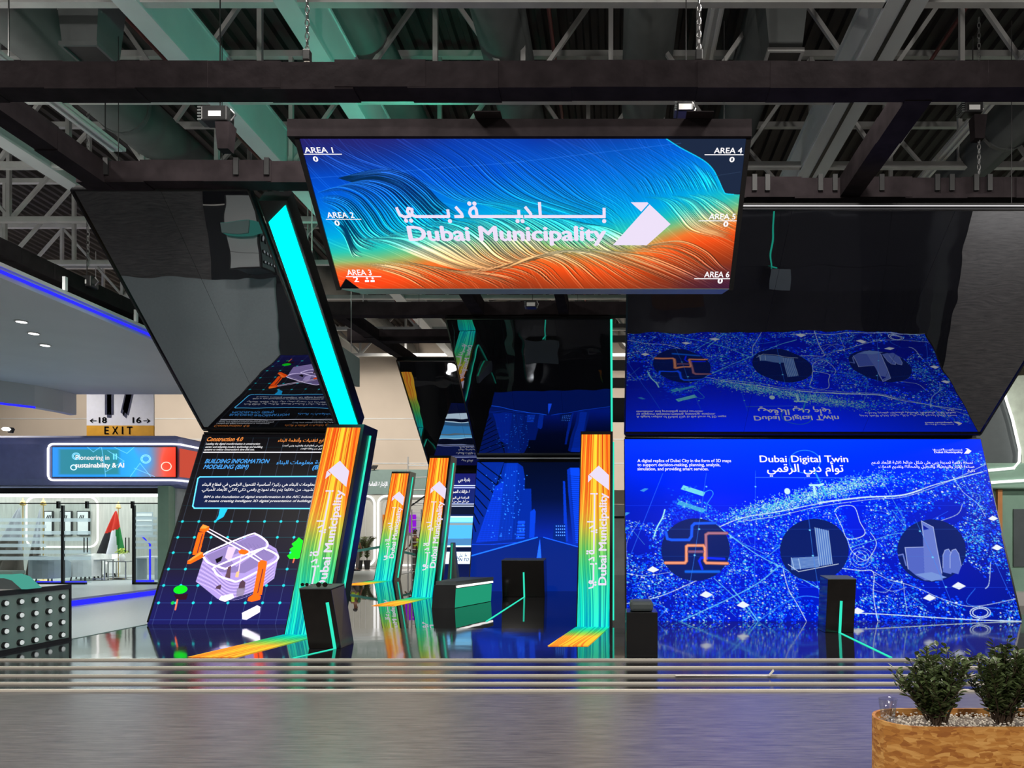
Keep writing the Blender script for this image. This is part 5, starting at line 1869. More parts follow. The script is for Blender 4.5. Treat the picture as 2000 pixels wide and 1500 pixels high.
flag(229, 22.4, wz(998, 22.4), wz(1082, 22.4), -.52, .30, [M['red'], M['flaggreen'], M['flagwhite'], M['flagblack']], 'red, green, white and black flag draped on a brass pole in the lounge', uae)
flag(42, 21.2, wz(992, 21.2), wz(1132, 21.2), -1.0, .16, [M['flagwhite'], M['brown']], 'white and brown draped flag standing leftmost in the lounge', lambda u, v: 0 if v < .45 or u > .75 and v < .6 else 1)
flag(82, 21.4, wz(992, 21.4), wz(1130, 21.4), -.38, .05, [M['flagwhite'], M['brown']], 'second white and brown draped flag, behind the frosted glass', lambda u, v: 0 if v < .55 else 1)


def tub_chair(X, Y, ang, mat, label, s=1.):
    t = thing('armchair', (X, Y, LZ), label, 'armchair', 'upholstered armchairs in the lounge')
    mb = MB()
    n = 16
    for i in range(n):
        a0_, a1_ = (math.radians(ang - 130 + 260 * (i + k) / n) for k in (0, 1))
        r0, r1 = .30 * s, .42 * s
        def q(a_, r, z):
            return (X + r * math.cos(a_), Y + r * math.sin(a_), LZ + z)
        h0, h1 = (.62 + .14 * math.cos(math.radians(-130 + 260 * (i + k) / n)) for k in (0, 1))
        mb.hexa([q(a0_, r0, .12), q(a1_, r0, .12), q(a1_, r1, .12), q(a0_, r1, .12)], [q(a0_, r0, h0), q(a1_, r0, h1), q(a1_, r1, h1), q(a0_, r1, h0)])
    mb.build('backrest', mat, t, smooth=False, bevel=.0)
    MB().lathe((X, Y, LZ), [(0, .14), (.31 * s, .14), (.33 * s, .2), (.33 * s, .40), (.28 * s, .45), (0, .46)], 20).build('seat', mat, t, smooth=True)
    for k in range(4):
        a_ = math.radians(45 + 90 * k)
        MB().tube([(X + .28 * s * math.cos(a_), Y + .28 * s * math.sin(a_), LZ), (X + .26 * s * math.cos(a_), Y + .26 * s * math.sin(a_), LZ + .14)], .02, 6).build('leg', M['matte'], t)
    return t


tub_chair(wx(95, 20.9), 20.95, -90, M['greyup'], 'blue-grey tub armchair seen from behind, left of the black door post', 1.15)
tub_chair(wx(150, 21.5), 21.75, -70, M['pale'], 'pale tub armchair seen from behind, right of the black door post', 1.05)
tub_chair(wx(166, 22.4), 22.5, -20, M['pale'], 'white armchair beside the door handle in the lounge')
tub_chair(wx(200, 23.3), 23.4, 90, M['pale'], 'white armchair with a pillow under the colourful flag')
t = MB().box(wx(203, 23.1), wx(219, 23.1), 23.0, 23.12, LZ + .48, LZ + .80).build('pillow', M['paper'], bevel=.05)
tag(t, 'white pillow standing on the armchair under the flag', 'pillow')


def side_table(pa, pb, Y, ztop, label):
    xa, xb = wx(pa, Y), wx(pb, Y)
    t = thing('side_table', (xa, Y, LZ), label, 'table', 'metal side tables in the lounge')
    MB().box(xa, xb, Y, Y + .4, ztop - .03, ztop).build('table_top', M['chrome'], t)
    for x in (xa + .02, xb - .02):
        for y in (Y + .02, Y + .38):
            MB().bar((x, y, LZ), (x, y, ztop - .03), .025, .025).build('leg', M['chrome'], t)
    MB().box(xa, xb, Y, Y + .4, LZ + .04, LZ + .06).build('lower_shelf', M['chrome'], t)


side_table(180, 205, 21.6, wz(1093, 21.6), 'metal side table in the open door of the lounge, left one')
side_table(209, 246, 22.0, wz(1096, 22.0), 'metal side table under the colourful flag carrying a small plant')
t = thing('small_plant', (wx(236, 22.1), 22.15, wz(1096, 22)), 'small bright green plant in a pale vase on the side table', 'plant')
MB().lathe((wx(236, 22.1), 22.15, wz(1096, 22)), [(0, 0), (.06, 0), (.09, .12), (.05, .2), (0, .2)], 12).build('vase', M['paper'], t, smooth=True)
mb = MB()
rs = random.Random(3)
for i in range(60):
    a_, e_ = rs.uniform(0, 6.28), rs.uniform(.2, 1.4)
    c = Vector((wx(236, 22.1), 22.15, wz(1096, 22) + .2)) + Vector((math.cos(a_) * math.cos(e_), math.sin(a_) * math.cos(e_), math.sin(e_))) * rs.uniform(.05, .2)
    d = Vector((rs.uniform(-1, 1), rs.uniform(-1, 1), rs.uniform(-.2, 1))).normalized() * .05
    w_ = d.cross(Vector((.3, 1, .2))).normalized() * .02
    mb.face([c - d, c + w_, c + d, c - w_])
mb.build('foliage', pbr('lime_leaf', srgb(176, 196, 84), .6), t)
t = thing('console_table', (wx(263, 22), 22, LZ), 'white console table behind the right glass pane', 'table')
MB().box(wx(264, 22), wx(304, 22), 22, 22.5, wz(1087, 22) - .05, wz(1087, 22)).build('table_top', M['paper'], t)
for px in (265, 303):
    MB().box(wx(px, 22) - .03, wx(px, 22) + .03, 22.02, 22.48, LZ, wz(1087, 22) - .05).build('leg', M['greyup'], t)
t = thing('floor_lamp', (wx(293, 21), 21, LZ), 'bent blue neon lamp standing behind the right glass pane', 'lamp')
MB().tube([(wx(293, 21), 21, LZ + .05), (wx(293, 21), 21, wz(1063, 21)), (wx(276, 21), 21, wz(1046, 21))], .025, 8).build('neon_tube', M['bluestrip'], t)
MB().box(wx(262, 21), wx(297, 21), 20.9, 21.1, LZ, LZ + .05).build('lit_base', M['bluestrip'], t)
t = MB().box(wx(76, 20.6), wx(172, 20.6), 20.5, 20.55, LZ + .005, LZ + .05).build('floor_light_strip', M['bluestrip'])
tag(t, 'blue light strip on the lounge floor under the tub armchairs', 'floor light')

# big curved canopy over the lounge
cn = thing('lounge_canopy', (-9.25, 7, 5.5), 'big pale overhead canopy at the left with a blue light edge', 'canopy')
MB().box(-26, -9.28, 6.5, 20.7, 5.5, 5.72).build('soffit', M['soffit'], cn)
MB().box(-9.28, -9.25, 6.5, 20.7, 5.57, 5.61).build('blue_edge_light', M['bluestrip'], cn)
MB().box(-9.29, -9.24, 6.5, 20.7, 5.66, 5.72).build('edge_rim', M['girder'], cn)
mb = MB()
dp = [(-26, 17.2), (-18, 17.8), (-15.7, 18.6), (-15.15, 19.4), (-15.0, 20.2), (-15.0, 20.7)]
for (xa, ya), (xb, yb) in zip(dp[:-1], dp[1:]):
    mb.hexa([(xa, ya, 4.93), (xb, yb, 4.93), (xb - .25, yb + .1, 4.93), (xa - .25, ya + .1, 4.93)], [(xa, ya, 5.5), (xb, yb, 5.5), (xb - .25, yb + .1, 5.5), (xa - .25, ya + .1, 5.5)])
mb.build('dropped_band', M['soffit'], cn)
MB().tube([(a_, b_ + .02, 4.92) for a_, b_ in dp[:4]], .03, 6).build('blue_band_light', M['bluestrip'], cn)
for px, py in ((42, 628), (66, 651), (88, 674)):
    Y = (5.5 - EYE) * FPX / (VY - py)
    x = wx(px, Y)
    MB().lathe((x, Y, 5.49), [(.10, .012), (.12, 0), (.085, -.002), (.085, .006)], 16).build('downlight_ring', M['paper'], cn)
    MB().lathe((x, Y, 5.488), [(0, .004), (.085, .004), (.085, 0), (0, 0)], 16).build('downlight', M['lamp'], cn)
    l = bpy.data.lights.new('downlight', 'SPOT')
    l.energy = 60
    l.spot_size = 1.6
    lo = bpy.data.objects.new('downlight', l)
    COL.objects.link(lo)
    lo.location = (x, Y, 5.44)
t = thing('spot_lamp', (wx(12, 19.5), 19.5, 4.28), 'small glaring spot lamp on top of the lounge band at the left edge', 'lamp')
MB().lathe((wx(12, 19.6), 19.75, 4.3), [(0, 0), (.06, 0), (.09, .1), (.06, .14), (0, .14)], 12).build('housing', M['matte'], t)
MB().lathe((wx(12, 19.6), 19.6, 4.38), [(0, .05), (.07, .04), (.1, 0), (.07, -.04), (0, -.05)], 12).build('lens', M['lamp'], t, smooth=True)
for px in (105, 203):
    Y = (5.85 - EYE) * FPX / (VY - (500 + (150 if px < 150 else 330) / 2.857))
    tag(MB().box(-9.27, -9.22, Y - .03, Y + .03, 5.72, 5.95).build('canopy_clip', M['girder'], cn), None)

# hall sign
Y = 26.
xs0, xs1 = wx(169, Y), wx(300, Y)
t = thing('hall_sign', (xs0, Y, wz(848, Y)), 'hanging hall sign reading 17 with arrows to 18 and 16 over an amber EXIT band', 'sign')
plE = Plane((xs0, Y, wz(640, Y)), (xs1, Y, wz(640, Y)), (xs0, Y, wz(858, Y)))
MB().box(xs0, xs1, Y + .005, Y + .06, wz(831, Y), wz(640, Y)).build('white_panel', pbr('white_sign_panel', (.78, .78, .82, 1), .5, var=.03), t)
MB().box(xs0, xs1, Y + .004, Y + .06, wz(858, Y), wz(831, Y)).build('amber_band', M['amber'], t)
q = Letters(plE)
q.put('1', 205, 810, 222, 112, .05)
q.put('7', 232, 810, 276, 112, .05)
q.build('hall_number', pbr('dark_blue_print', (.03, .035, .08, 1), .5, var=.3, scale=3), t)
q = Letters(plE)
q.put('18', 193, 826, 209, 11, .03)
q.put('16', 259, 826, 276, 11, .03)
q.put('\u2190', 175, 826, 189, 9, .03)
q.put('\u2192', 280, 826, 294, 9, .03)
q.put('E', 204, 848, 213, 15, .02)
q.put('X', 219, 848, 231, 15, .02)
q.put('I', 238, 848, 241, 15, .02)
q.put('T', 248, 848, 259, 15, .02)
q.build('lettering', M['ink'], t)
for x in (xs0 + .3, xs1 - .3):
    MB().bar((x, Y + .03, wz(640, Y)), (x, Y + .03, 11.5), .02, .02).build('wire', M['steel'], t)

# reception counter with rows of knobs
CX, Y0, Y1 = -7.86, 9.15, 10.68
t = thing('reception_counter', (CX, Y0, STG), 'grey-green counter with rows of white knobs at the left edge', 'counter')
MB().box(CX - .6, CX, Y0, Y1, STG, .84).build('body', M['slate'], t)
MB().box(CX - .65, CX + .03, Y0, Y1 + .03, .84, .9).build('worktop', M['matte'], t)
MB().box(CX - .62, CX, Y0, Y1, .9, .905).build('top_sheet', M['white_floor'], t)
for y in (Y1,):
    MB().box(CX - .03, CX + .03, y, y + .03, STG, .84).build('corner_edge', M['matte'], t)
MB().box(CX, CX + .03, Y0, Y1, STG, STG + .04).build('base_edge', M['matte'], t)
plate = MB().box(CX, CX + .012, Y0, Y1, STG + .04, .84).build('front_plate', M['sage'], t)
knobw = glow('glowing_knob', (.80, .86, .84, 1), .75)  # white knob tips given a glow to read bright
for r in range(4):
    for c in range(6):
        y = Y1 - .16 - .245 * c
        z_ = .74 - .18 * r
        mb = MB()
        mb.mat(0).tube([(CX + .012, y, z_), (CX + .05, y, z_)], .042, 12)
        mb.mat(1).tube([(CX + .05, y, z_), (CX + .062, y, z_)], [.032, .028], 12)
        mb.build('knob', [M['matte'], knobw], t)
t = thing('counter_display', (-8.2, 9.0, .905), 'arched teal framed display standing on the reception counter', 'display')
def arch(x0, x1, z0, z1, y, r):
    return [(x0, y, z0), (x1, y, z0), (x1, y, z1 - r), (x1 - r * .3, y, z1 - r * .3), (x1 - r, y, z1), (x0, y, z1)]
yy = 9.75
xa, xb = wx(-60, yy), wx(50, yy)
MB().prism([(xa, yy, .905), (xb + .02, yy, .905), (xb - .14, yy, 1.06), (xb - .26, yy, 1.10), (xa, yy, 1.10)], (0, .25, 0)).build('frame', glow('teal_frame_glow', srgb(90, 190, 170), .7), t)
MB().prism([(xa, yy - .006, .905), (xb - .05, yy - .006, .905), (xb - .18, yy - .006, 1.02), (xb - .28, yy - .006, 1.05), (xa, yy - .006, 1.05)], (0, .004, 0)).build('panel', M['slate'], t)
MB().box(xa, xb - .2, yy + .02, yy + .25, 1.10, 1.14).build('cap', M['sage'], t)

# ---------------------------------------------------------------- booth seen past the right edge of the map screen
Y = 17.0
t = thing('exhibition_booth', (wx(1930, Y), Y, 0), 'sage green booth with white neon bands at the right edge, beyond the map screen', 'booth')
MB().box(8.2, 20, Y + .1, Y + 6, 0, wz(955, Y)).build('lower_panel', M['boothgreen'], t)
MB().box(8.0, 20, Y - .1, Y + 6, wz(955, Y), wz(905, Y)).build('band', M['boothgreen'], t, bevel=.03)
MB().prism([(8.0, Y, wz(905, Y)), (9.35, Y, wz(905, Y)), (9.2, Y, wz(720, Y)), (8.2, Y, wz(720, Y))], (0, .1, 0)).build('dark_window', M['slate'], t)
MB().prism([(9.3, Y - .05, wz(905, Y)), (20, Y - .05, wz(930, Y)), (20, Y - .05, wz(640, Y)), (8.6, Y - .05, wz(740, Y)), (8.6, Y - .05, wz(755, Y)), (8.9, Y - .05, wz(760, Y)), (9.3, Y - .05, wz(890, Y))], (0, .3, 0)).build('upper_panel', pbr('pale_sage', (.62, .72, .60, 1), .5), t)
q_ = [(wx(1900, Y), Y - .12, wz(922, Y)), (wx(1975, Y), Y - .12, wz(915, Y)), (wx(1985, Y), Y - .12, wz(903, Y)), (wx(1986, Y), Y - .12, wz(880, Y)), (wx(1972, Y), Y - .12, wz(820, Y)), (wx(1955, Y), Y - .12, wz(765, Y)), (wx(1925, Y), Y - .12, wz(745, Y))]
MB().tube(q_, .035, 6).build('neon_frame', M['neon'], t)
MB().tube([(wx(1900, Y), Y - .14, wz(945, Y)), (wx(2060, Y), Y - .14, wz(935, Y))], .035, 6).build('neon_line', M['neon'], t)
MB().box(wx(1983, Y), 11, Y + .07, Y + .1, wz(1107, Y), wz(994, Y)).build('dark_panel', M['slate'], t)
MB().box(wx(1949, Y), wx(1958, Y), Y + .0, Y + .1, 0, wz(956, Y)).build('orange_edge', M['terracotta'], t)
MB().box(wx(1960, Y), 20, Y - .3, Y + .1, 0, .3).build('plinth_base', M['white_floor'], t)

# dark slats between the fin and the map screen
Y = 24.
t = thing('slatted_rack', (wx(1190, Y), Y, 0), 'dark slats stacked in the gap between the upright fin and the map screen', 'rack')
for a_, b_ in ((640, 632), (668, 655), (723, 703), (757, 738), (824, 777)):
    MB().box(wx(1185, Y), wx(1245, Y), Y, Y + .1, wz(a_, Y), wz(b_, Y)).build('slat', M['matte'], t)
for px in (1186, 1243):
    MB().box(wx(px, Y) - .05, wx(px, Y) + .05, Y + .1, Y + .2, 0, 9.0).build('post', M['matte'], t)
Y = 27.
t = thing('wall_cabinet', (wx(1196, Y), Y, 0), 'grey equipment cabinets in the gap right of the upright fin', 'cabinet')
MB().box(wx(1170, Y), wx(1235, Y), Y, Y + .6, 0, wz(985, Y)).build('lower_unit', M['steel'], t)
MB().box(wx(1170, Y), wx(1235, Y), Y + .05, Y + .6, wz(983, Y), wz(957, Y)).build('upper_unit', M['beige'], t)
MB().box(wx(1170, Y), wx(1235, Y), Y - .02, Y, wz(1012, Y), wz(1008, Y)).build('seam', M['matte'], t)

# ---------------------------------------------------------------- rear booth with neon framed openings
Y = 33.
rb = thing('rear_booth', (wx(660, Y), Y, 0), 'white rear booth with a grey-green band and rounded neon openings', 'booth')
MB().box(-16, -5, Y, Y + .3, wz(965, Y), wz(917, Y)).build('band', M['sage'], rb)
MB().box(-16, -5, Y + .05, Y + .3, 0, wz(965, Y)).build('lower_panel', pbr('white_booth_panel', (.46, .46, .42, 1), .6, var=.03), rb)
plR = Plane((-14, Y, wz(917, Y)), (-5, Y, wz(917, Y)), (-14, Y, wz(965, Y)))
q = Letters(plR)
q.put(arabic('الإدارة العامة للدفاع'), 698, 949, 757, 8, .04)
q.build('lettering', M['white'], rb)
for pa, pb in ((640, 732), (739, 850)):
    lp_ = rloop(wx(pa, Y), wx(pb, Y), wz(1104, Y), wz(969, Y), .35, Y - .04)
    MB().tube(lp_ + [lp_[0]], .05, 6).build('neon_opening', M['neon'], rb)
MB().box(-16, -5, Y - .5, Y, 0, .1).build('kerb', M['white_floor'], rb)
for px in (690, 702, 713):
    MB().box(wx(px, Y) - .01, wx(px, Y) + .01, Y + .03, Y + .05, .2, 2.8).build('joint', M['steel'], rb)
t = thing('flood_lamp', (wx(732, Y), Y, wz(915, Y)), 'small dark floodlight above the band of the rear booth', 'lamp')
MB().prism([(wx(725, Y), Y - .1, wz(916, Y)), (wx(735, Y), Y - .1, wz(916, Y)), (wx(739, Y), Y - .1, wz(909, Y)), (wx(729, Y), Y - .1, wz(909, Y))], (0, .1, 0)).build('housing', M['matte'], t)
MB().bar((wx(731, Y), Y, wz(917, Y)), (wx(731, Y), Y, wz(914, Y)), .04, .04).build('bracket', M['matte'], t)
t = thing('wall_poster', (wx(748, Y), Y, wz(1040, Y)), 'glowing purple and orange poster on the rear booth wall', 'poster')
MB().box(wx(792, Y), wx(813, Y), Y - .06, Y - .02, wz(1040, Y), wz(1005, Y)).build('purple_sheet', M['purple'], t)
MB().box(wx(748, Y), wx(792, Y), Y - .06, Y - .02, wz(1040, Y), wz(1005, Y)).build('orange_sheet', M['posterwarm'], t)

# pale floor at the rear
o = MB().box(-20, 8, 30.0, 36, 0, .05).build('floor_rear', M['white_floor'])
tag(o, kind='structure')


def palm(px, Y, h, seed, label):
    X = wx(px, Y)
    t = thing('potted_palm', (X, Y, .05), label, 'potted plant', 'potted palms before the rear booth')
    MB().lathe((X, Y, .05), [(0, 0), (.10, 0), (.145, .38), (.16, .40), (.13, .40), (.12, .34), (0, .34)], 14).build('pot', M['matte'], t, smooth=True)
    rs = random.Random(seed)
    mb, sb = MB(), MB()
    for i in range(16):
        a_ = rs.uniform(0, 6.28)
        L = rs.uniform(.7, 1.0) * h
        r = rs.uniform(.15, .42)
        pts = [Vector((X + math.cos(a_) * r * k * k, Y + math.sin(a_) * r * k * k, .4 + L * (k - .28 * k ** 3))) for k in np.linspace(0, 1, 9)]
        sb.tube(pts, .012, 4)
        for j in range(2, 9):
            d = (pts[j] - pts[j - 1]).normalized()
            s_ = d.cross(Vector((0, 0, 1))).normalized()
            for sg_ in (-1, 1):
                for kk in (0, .5):
                    b_ = pts[j - 1].lerp(pts[j], kk)
                    tip = b_ + s_ * sg_ * .17 + d * .18 - Vector((0, 0, .06))
                    mb.face([b_, b_ + d * .04, tip])
    sb.build('stems', M['bark'], t)
    mb.build('fronds', M['palm'], t, merge=False)


palm(702, 32.0, 1.5, 1, 'potted palm before the rear booth, left one of the pair')
palm(717, 32.1, 1.5, 2, 'potted palm before the rear booth, right one of the pair')

# ladder tower
Y = 29.0
t = thing('scaffold_ladder', (wx(812, Y), Y, .1), 'grey scaffold ladder between the smallest and middle fins', 'ladder')
for px, top in ((804, 995), (823, 995), (797, 892)):
    MB().tube([(wx(px, Y), Y, .1), (wx(px, Y), Y, wz(top, Y))], .03, 6).build('upright', M['steel'], t)
for i in range(9):
    z_ = .4 + i * .29
    MB().tube([(wx(804, Y), Y, z_), (wx(823, Y), Y, z_)], .018, 6).build('rung', M['steel'], t)
for a_, b_ in ((909, 909), (933, 932), (957, 957), (982, 982)):
    MB().tube([(wx(797, Y), Y, wz(a_, Y)), (wx(842, Y), Y, wz(b_, Y))], .022, 6).build('cross_bar', M['steel'], t)
MB().tube([(wx(797, Y), Y, wz(992, Y)), (wx(834, Y), Y, wz(966, Y))], .03, 6).build('brace', M['matte'], t)

# barrier tape
t = thing('barrier_tape', (wx(684, 28), 28, 1), 'teal barrier tape strung before the rear booth', 'tape')
MB().prism([(wx(683, 28), 28, wz(1076, 28)), (wx(741, 28), 28, wz(1066, 28)), (wx(741, 28), 28, wz(1071, 28)), (wx(683, 28), 28, wz(1081, 28))], (0, .01, 0)).build('strip', M['ribbon'], t)
MB().prism([(wx(786, 28), 28, wz(1075, 28)), (wx(813, 28), 28, wz(1082, 28)), (wx(813, 28), 28, wz(1086, 28)), (wx(786, 28), 28, wz(1080, 28))], (0, .01, 0)).build('strip', M['ribbon'], t)
for px in (683, 813):
    MB().tube([(wx(px, 28), 28.01, .1), (wx(px, 28), 28.01, wz(1066, 28))], .025, 6).build('post', M['matte'], t)


# ---------------------------------------------------------------- two workers far back
def skin_obj(name, verts, edges, radii, mat, parent, sub=2):
    me = bpy.data.meshes.new(name)
    o0 = origin(parent)
    me.from_pydata([tuple(Vector(v) - o0) for v in verts], edges, [])
    o = bpy.data.objects.new(name, me)
    COL.objects.link(o)
    o.parent = parent
    me.materials.append(mat)
    sm = o.modifiers.new('skin', 'SKIN')
    sm.use_smooth_shade = True
    for i, r in enumerate(radii):
        d = me.skin_vertices[0].data[i]
        d.radius = r if isinstance(r, tuple) else (r, r)
        d.use_root = (i == 0)
    ss = o.modifiers.new('smooth', 'SUBSURF')
    ss.levels = ss.render_levels = sub
    return o


def person(X, Y, Z, H, yaw, label, arms):
    t = thing('person', (X, Y, Z), label, 'person')
    ca, sa = math.cos(yaw), math.sin(yaw)

    def W(x, y, z):          # x to the person's left, y forward
        return Vector((X + (x * ca - y * sa) * H, Y + (x * sa + y * ca) * H, Z + z * H))

    J, R, E_ = [], [], []

    def add(p, r, par=None):
        J.append(W(*p))
        R.append(r if isinstance(r, float) else r)
        if par is not None:
            E_.append((par, len(J) - 1))
        return len(J) - 1

    k = H
    pel = add((0, 0, .53), (.085 * k, .06 * k))
    wst = add((0, 0, .61), (.075 * k, .055 * k), pel)
    ch = add((0, .0, .73), (.09 * k, .062 * k), wst)
    nk0 = add((0, -.005, .815), (.05 * k, .04 * k), ch)
    nk = add((0, 0, .85), .03 * k, nk0)
    hd0 = add((0, .012, .895), (.042 * k, .05 * k), nk)
    hd1 = add((0, .012, .94), (.045 * k, .056 * k), hd0)
    add((0, .005, .975), (.03 * k, .035 * k), hd1)
    add((0, .072, .915), .009 * k, hd0)                      # nose
    for s_, (el, wr) in zip((1, -1), arms):
        sh = add((s_ * .105, 0, .80), .033 * k, ch)
        e1 = add((s_ * el[0], el[1], el[2]), .024 * k, sh)
        w1 = add((s_ * wr[0], wr[1], wr[2]), .016 * k, e1)
        d = (Vector(wr) - Vector(el)).normalized()
        pm = add((s_ * (wr[0] + d.x * .04), wr[1] + d.y * .04, wr[2] + d.z * .04), (.012 * k, .022 * k), w1)
        for f_ in range(4):
            L = (.045, .052, .048, .038)[f_]
            add((s_ * (wr[0] + d.x * (.04 + L)), wr[1] + d.y * (.04 + L) + (f_ - 1.5) * .012, wr[2] + d.z * (.04 + L)), .0052 * k, pm)
        add((s_ * (wr[0] + d.x * .045), wr[1] + .035, wr[2] + d.z * .045), .006 * k, w1)
        hp = add((s_ * .05, 0, .50), .05 * k, pel)
        kn = add((s_ * .055, .012, .28), .034 * k, hp)
        an = add((s_ * .055, -.005, .045), .022 * k, kn)
        add((s_ * .06, .09, .015), .018 * k, an)
    skin_obj('body', J, E_, R, M['skin'], t)
    # clothes follow the body
    skin_obj('vest', [W(0, 0, .50), W(0, 0, .61), W(0, 0, .73), W(0, 0, .80)], [(0, 1), (1, 2), (2, 3)], [(.105 * k, .075 * k), (.095 * k, .07 * k), (.11 * k, .076 * k), (.085 * k, .055 * k)], M['vest'], t)
    vs, es, rr = [W(0, 0, .53)], [], [(.095 * k, .068 * k)]
    for s_ in (1, -1):
        n = len(vs)
        vs += [W(s_ * .05, 0, .49), W(s_ * .055, .012, .28), W(s_ * .055, -.003, .06)]
        es += [(0, n), (n, n + 1), (n + 1, n + 2)]
        rr += [.058 * k, .043 * k, .034 * k]
    skin_obj('trousers', vs, es, rr, M['trousers'], t)
    vs, es, rr = [], [], []
    for s_, (el, wr) in zip((1, -1), arms):
        n = len(vs)
        vs += [W(s_ * .10, 0, .80), W(s_ * (el[0] + .105) / 2, el[1] / 2, (el[2] + .8) / 2), W(s_ * el[0], el[1], el[2] + .02)]
        es += [(n, n + 1), (n + 1, n + 2)]
        rr += [.040 * k, .036 * k, .032 * k]
        so = skin_obj('sleeve', vs[n:], [(0, 1), (1, 2)], rr[n:], M['shirt'], t, 1)
    mb = MB()
    c = W(0, .0, .945)
    for i in range(5):
        for j in range(12):
            def q(a_, b_):
                e_, f_ = math.radians(5 + 17 * a_), math.radians(30 * b_)
                return c + Vector((math.cos(e_) * math.cos(f_) * .055 * H, math.cos(e_) * math.sin(f_) * .058 * H, math.sin(e_) * .06 * H))
            mb.face([q(i, j), q(i, j + 1), q(i + 1, j + 1), q(i + 1, j)])
    mb.build('hair', M['hair'], t, smooth=True)
    for s_ in (1, -1):
        skin_obj('shoe', [W(s_ * .057, -.02, .02), W(s_ * .06, .05, .018), W(s_ * .062, .10, .014)], [(0, 1), (1, 2)], [.03 * k, .03 * k, .02 * k], M['matte'], t, 1)
    return t


person(wx(811, 30.0), 30.0, .06, 1.72, 1.2, 'person in a yellow-green vest standing by the scaffold ladder', [((.14, .02, .64), (.13, .12, .55)), ((.14, .03, .64), (.12, .14, .56))])
person(wx(694, 30.6), 30.6, .06, 1.74, -.4, 'person in a yellow-green vest half hidden behind the tall left fin', [((.14, -.01, .64), (.15, .04, .50)), ((.14, .0, .64), (.15, .06, .50))])

# ---------------------------------------------------------------- planter in the foreground
PZ = .60
pX0, pX1, pY0, pY1 = 1.475, 3.6, 4.0, 4.44
def stad(off, z_, n=14):
    r = (pY1 - pY0) / 2 - off
    cy = (pY0 + pY1) / 2
    pts = []
    for k in range(n + 1):
        a_ = math.pi / 2 + math.pi * k / n
        pts.append(Vector((pX0 + (pY1 - pY0) / 2 + r * math.cos(a_), cy + r * math.sin(a_), z_)))
    for k in range(n + 1):
        a_ = -math.pi / 2 + math.pi * k / n
        pts.append(Vector((pX1 - (pY1 - pY0) / 2 + r * math.cos(a_), cy + r * math.sin(a_), z_)))
    return pts


pt = thing('planter', (2.2, 4.2, 0), 'rounded chipboard planter box in the lower right corner', 'planter')
mb = MB()
A0, A1, B1, B0 = stad(0, 0), stad(0, PZ), stad(.018, PZ), stad(.018, .1)
n = len(A0)
for ra, rb_ in ((A0, A1), (A1, B1), (B1, B0)):
    for i in range(n):
        j = (i + 1) % n
        mb.face([ra[i], ra[j], rb_[j], rb_[i]])
mb.build('shell', M['osb'], pt)
MB().face(stad(.018, PZ - .045)).build('soil', M['brown'], pt)
mb = MB()
rs = random.Random(12)
cnt = 0
while cnt < 1500:
    x, y = rs.uniform(pX0, 3.0), rs.uniform(pY0, pY1)
    r_ = (pY1 - pY0) / 2 - .03
    cx = max(x, pX0 + (pY1 - pY0) / 2)
    if math.hypot(x - cx, y - (pY0 + pY1) / 2) > r_:
        continue
    s_ = rs.uniform(.008, .017)
    z_ = PZ - .045 + rs.uniform(0, .028)
    oc = [Vector((s_, 0, 0)), Vector((0, s_ * .8, 0)), Vector((-s_, 0, 0)), Vector((0, -s_ * .8, 0)), Vector((0, 0, s_ * .7)), Vector((0, 0, -s_ * .7))]
    rt = Matrix.Rotation(rs.uniform(0, 6.28), 3, 'Z') @ Matrix.Rotation(rs.uniform(-.5, .5), 3, 'X')
    mb.mesh([rt @ v + Vector((x, y, z_)) for v in oc], [[0, 1, 4], [1, 2, 4], [2, 3, 4], [3, 0, 4], [1, 0, 5], [2, 1, 5], [3, 2, 5], [0, 3, 5]])
    cnt += 1
o = mb.build('pebbles', M['pebble'], None, merge=False)
tag(o, 'layer of white pebbles filling the chipboard planter', 'pebbles', None, 'stuff')
sd = o.modifiers.new('round', 'SUBSURF')
sd.levels = sd.render_levels = 1


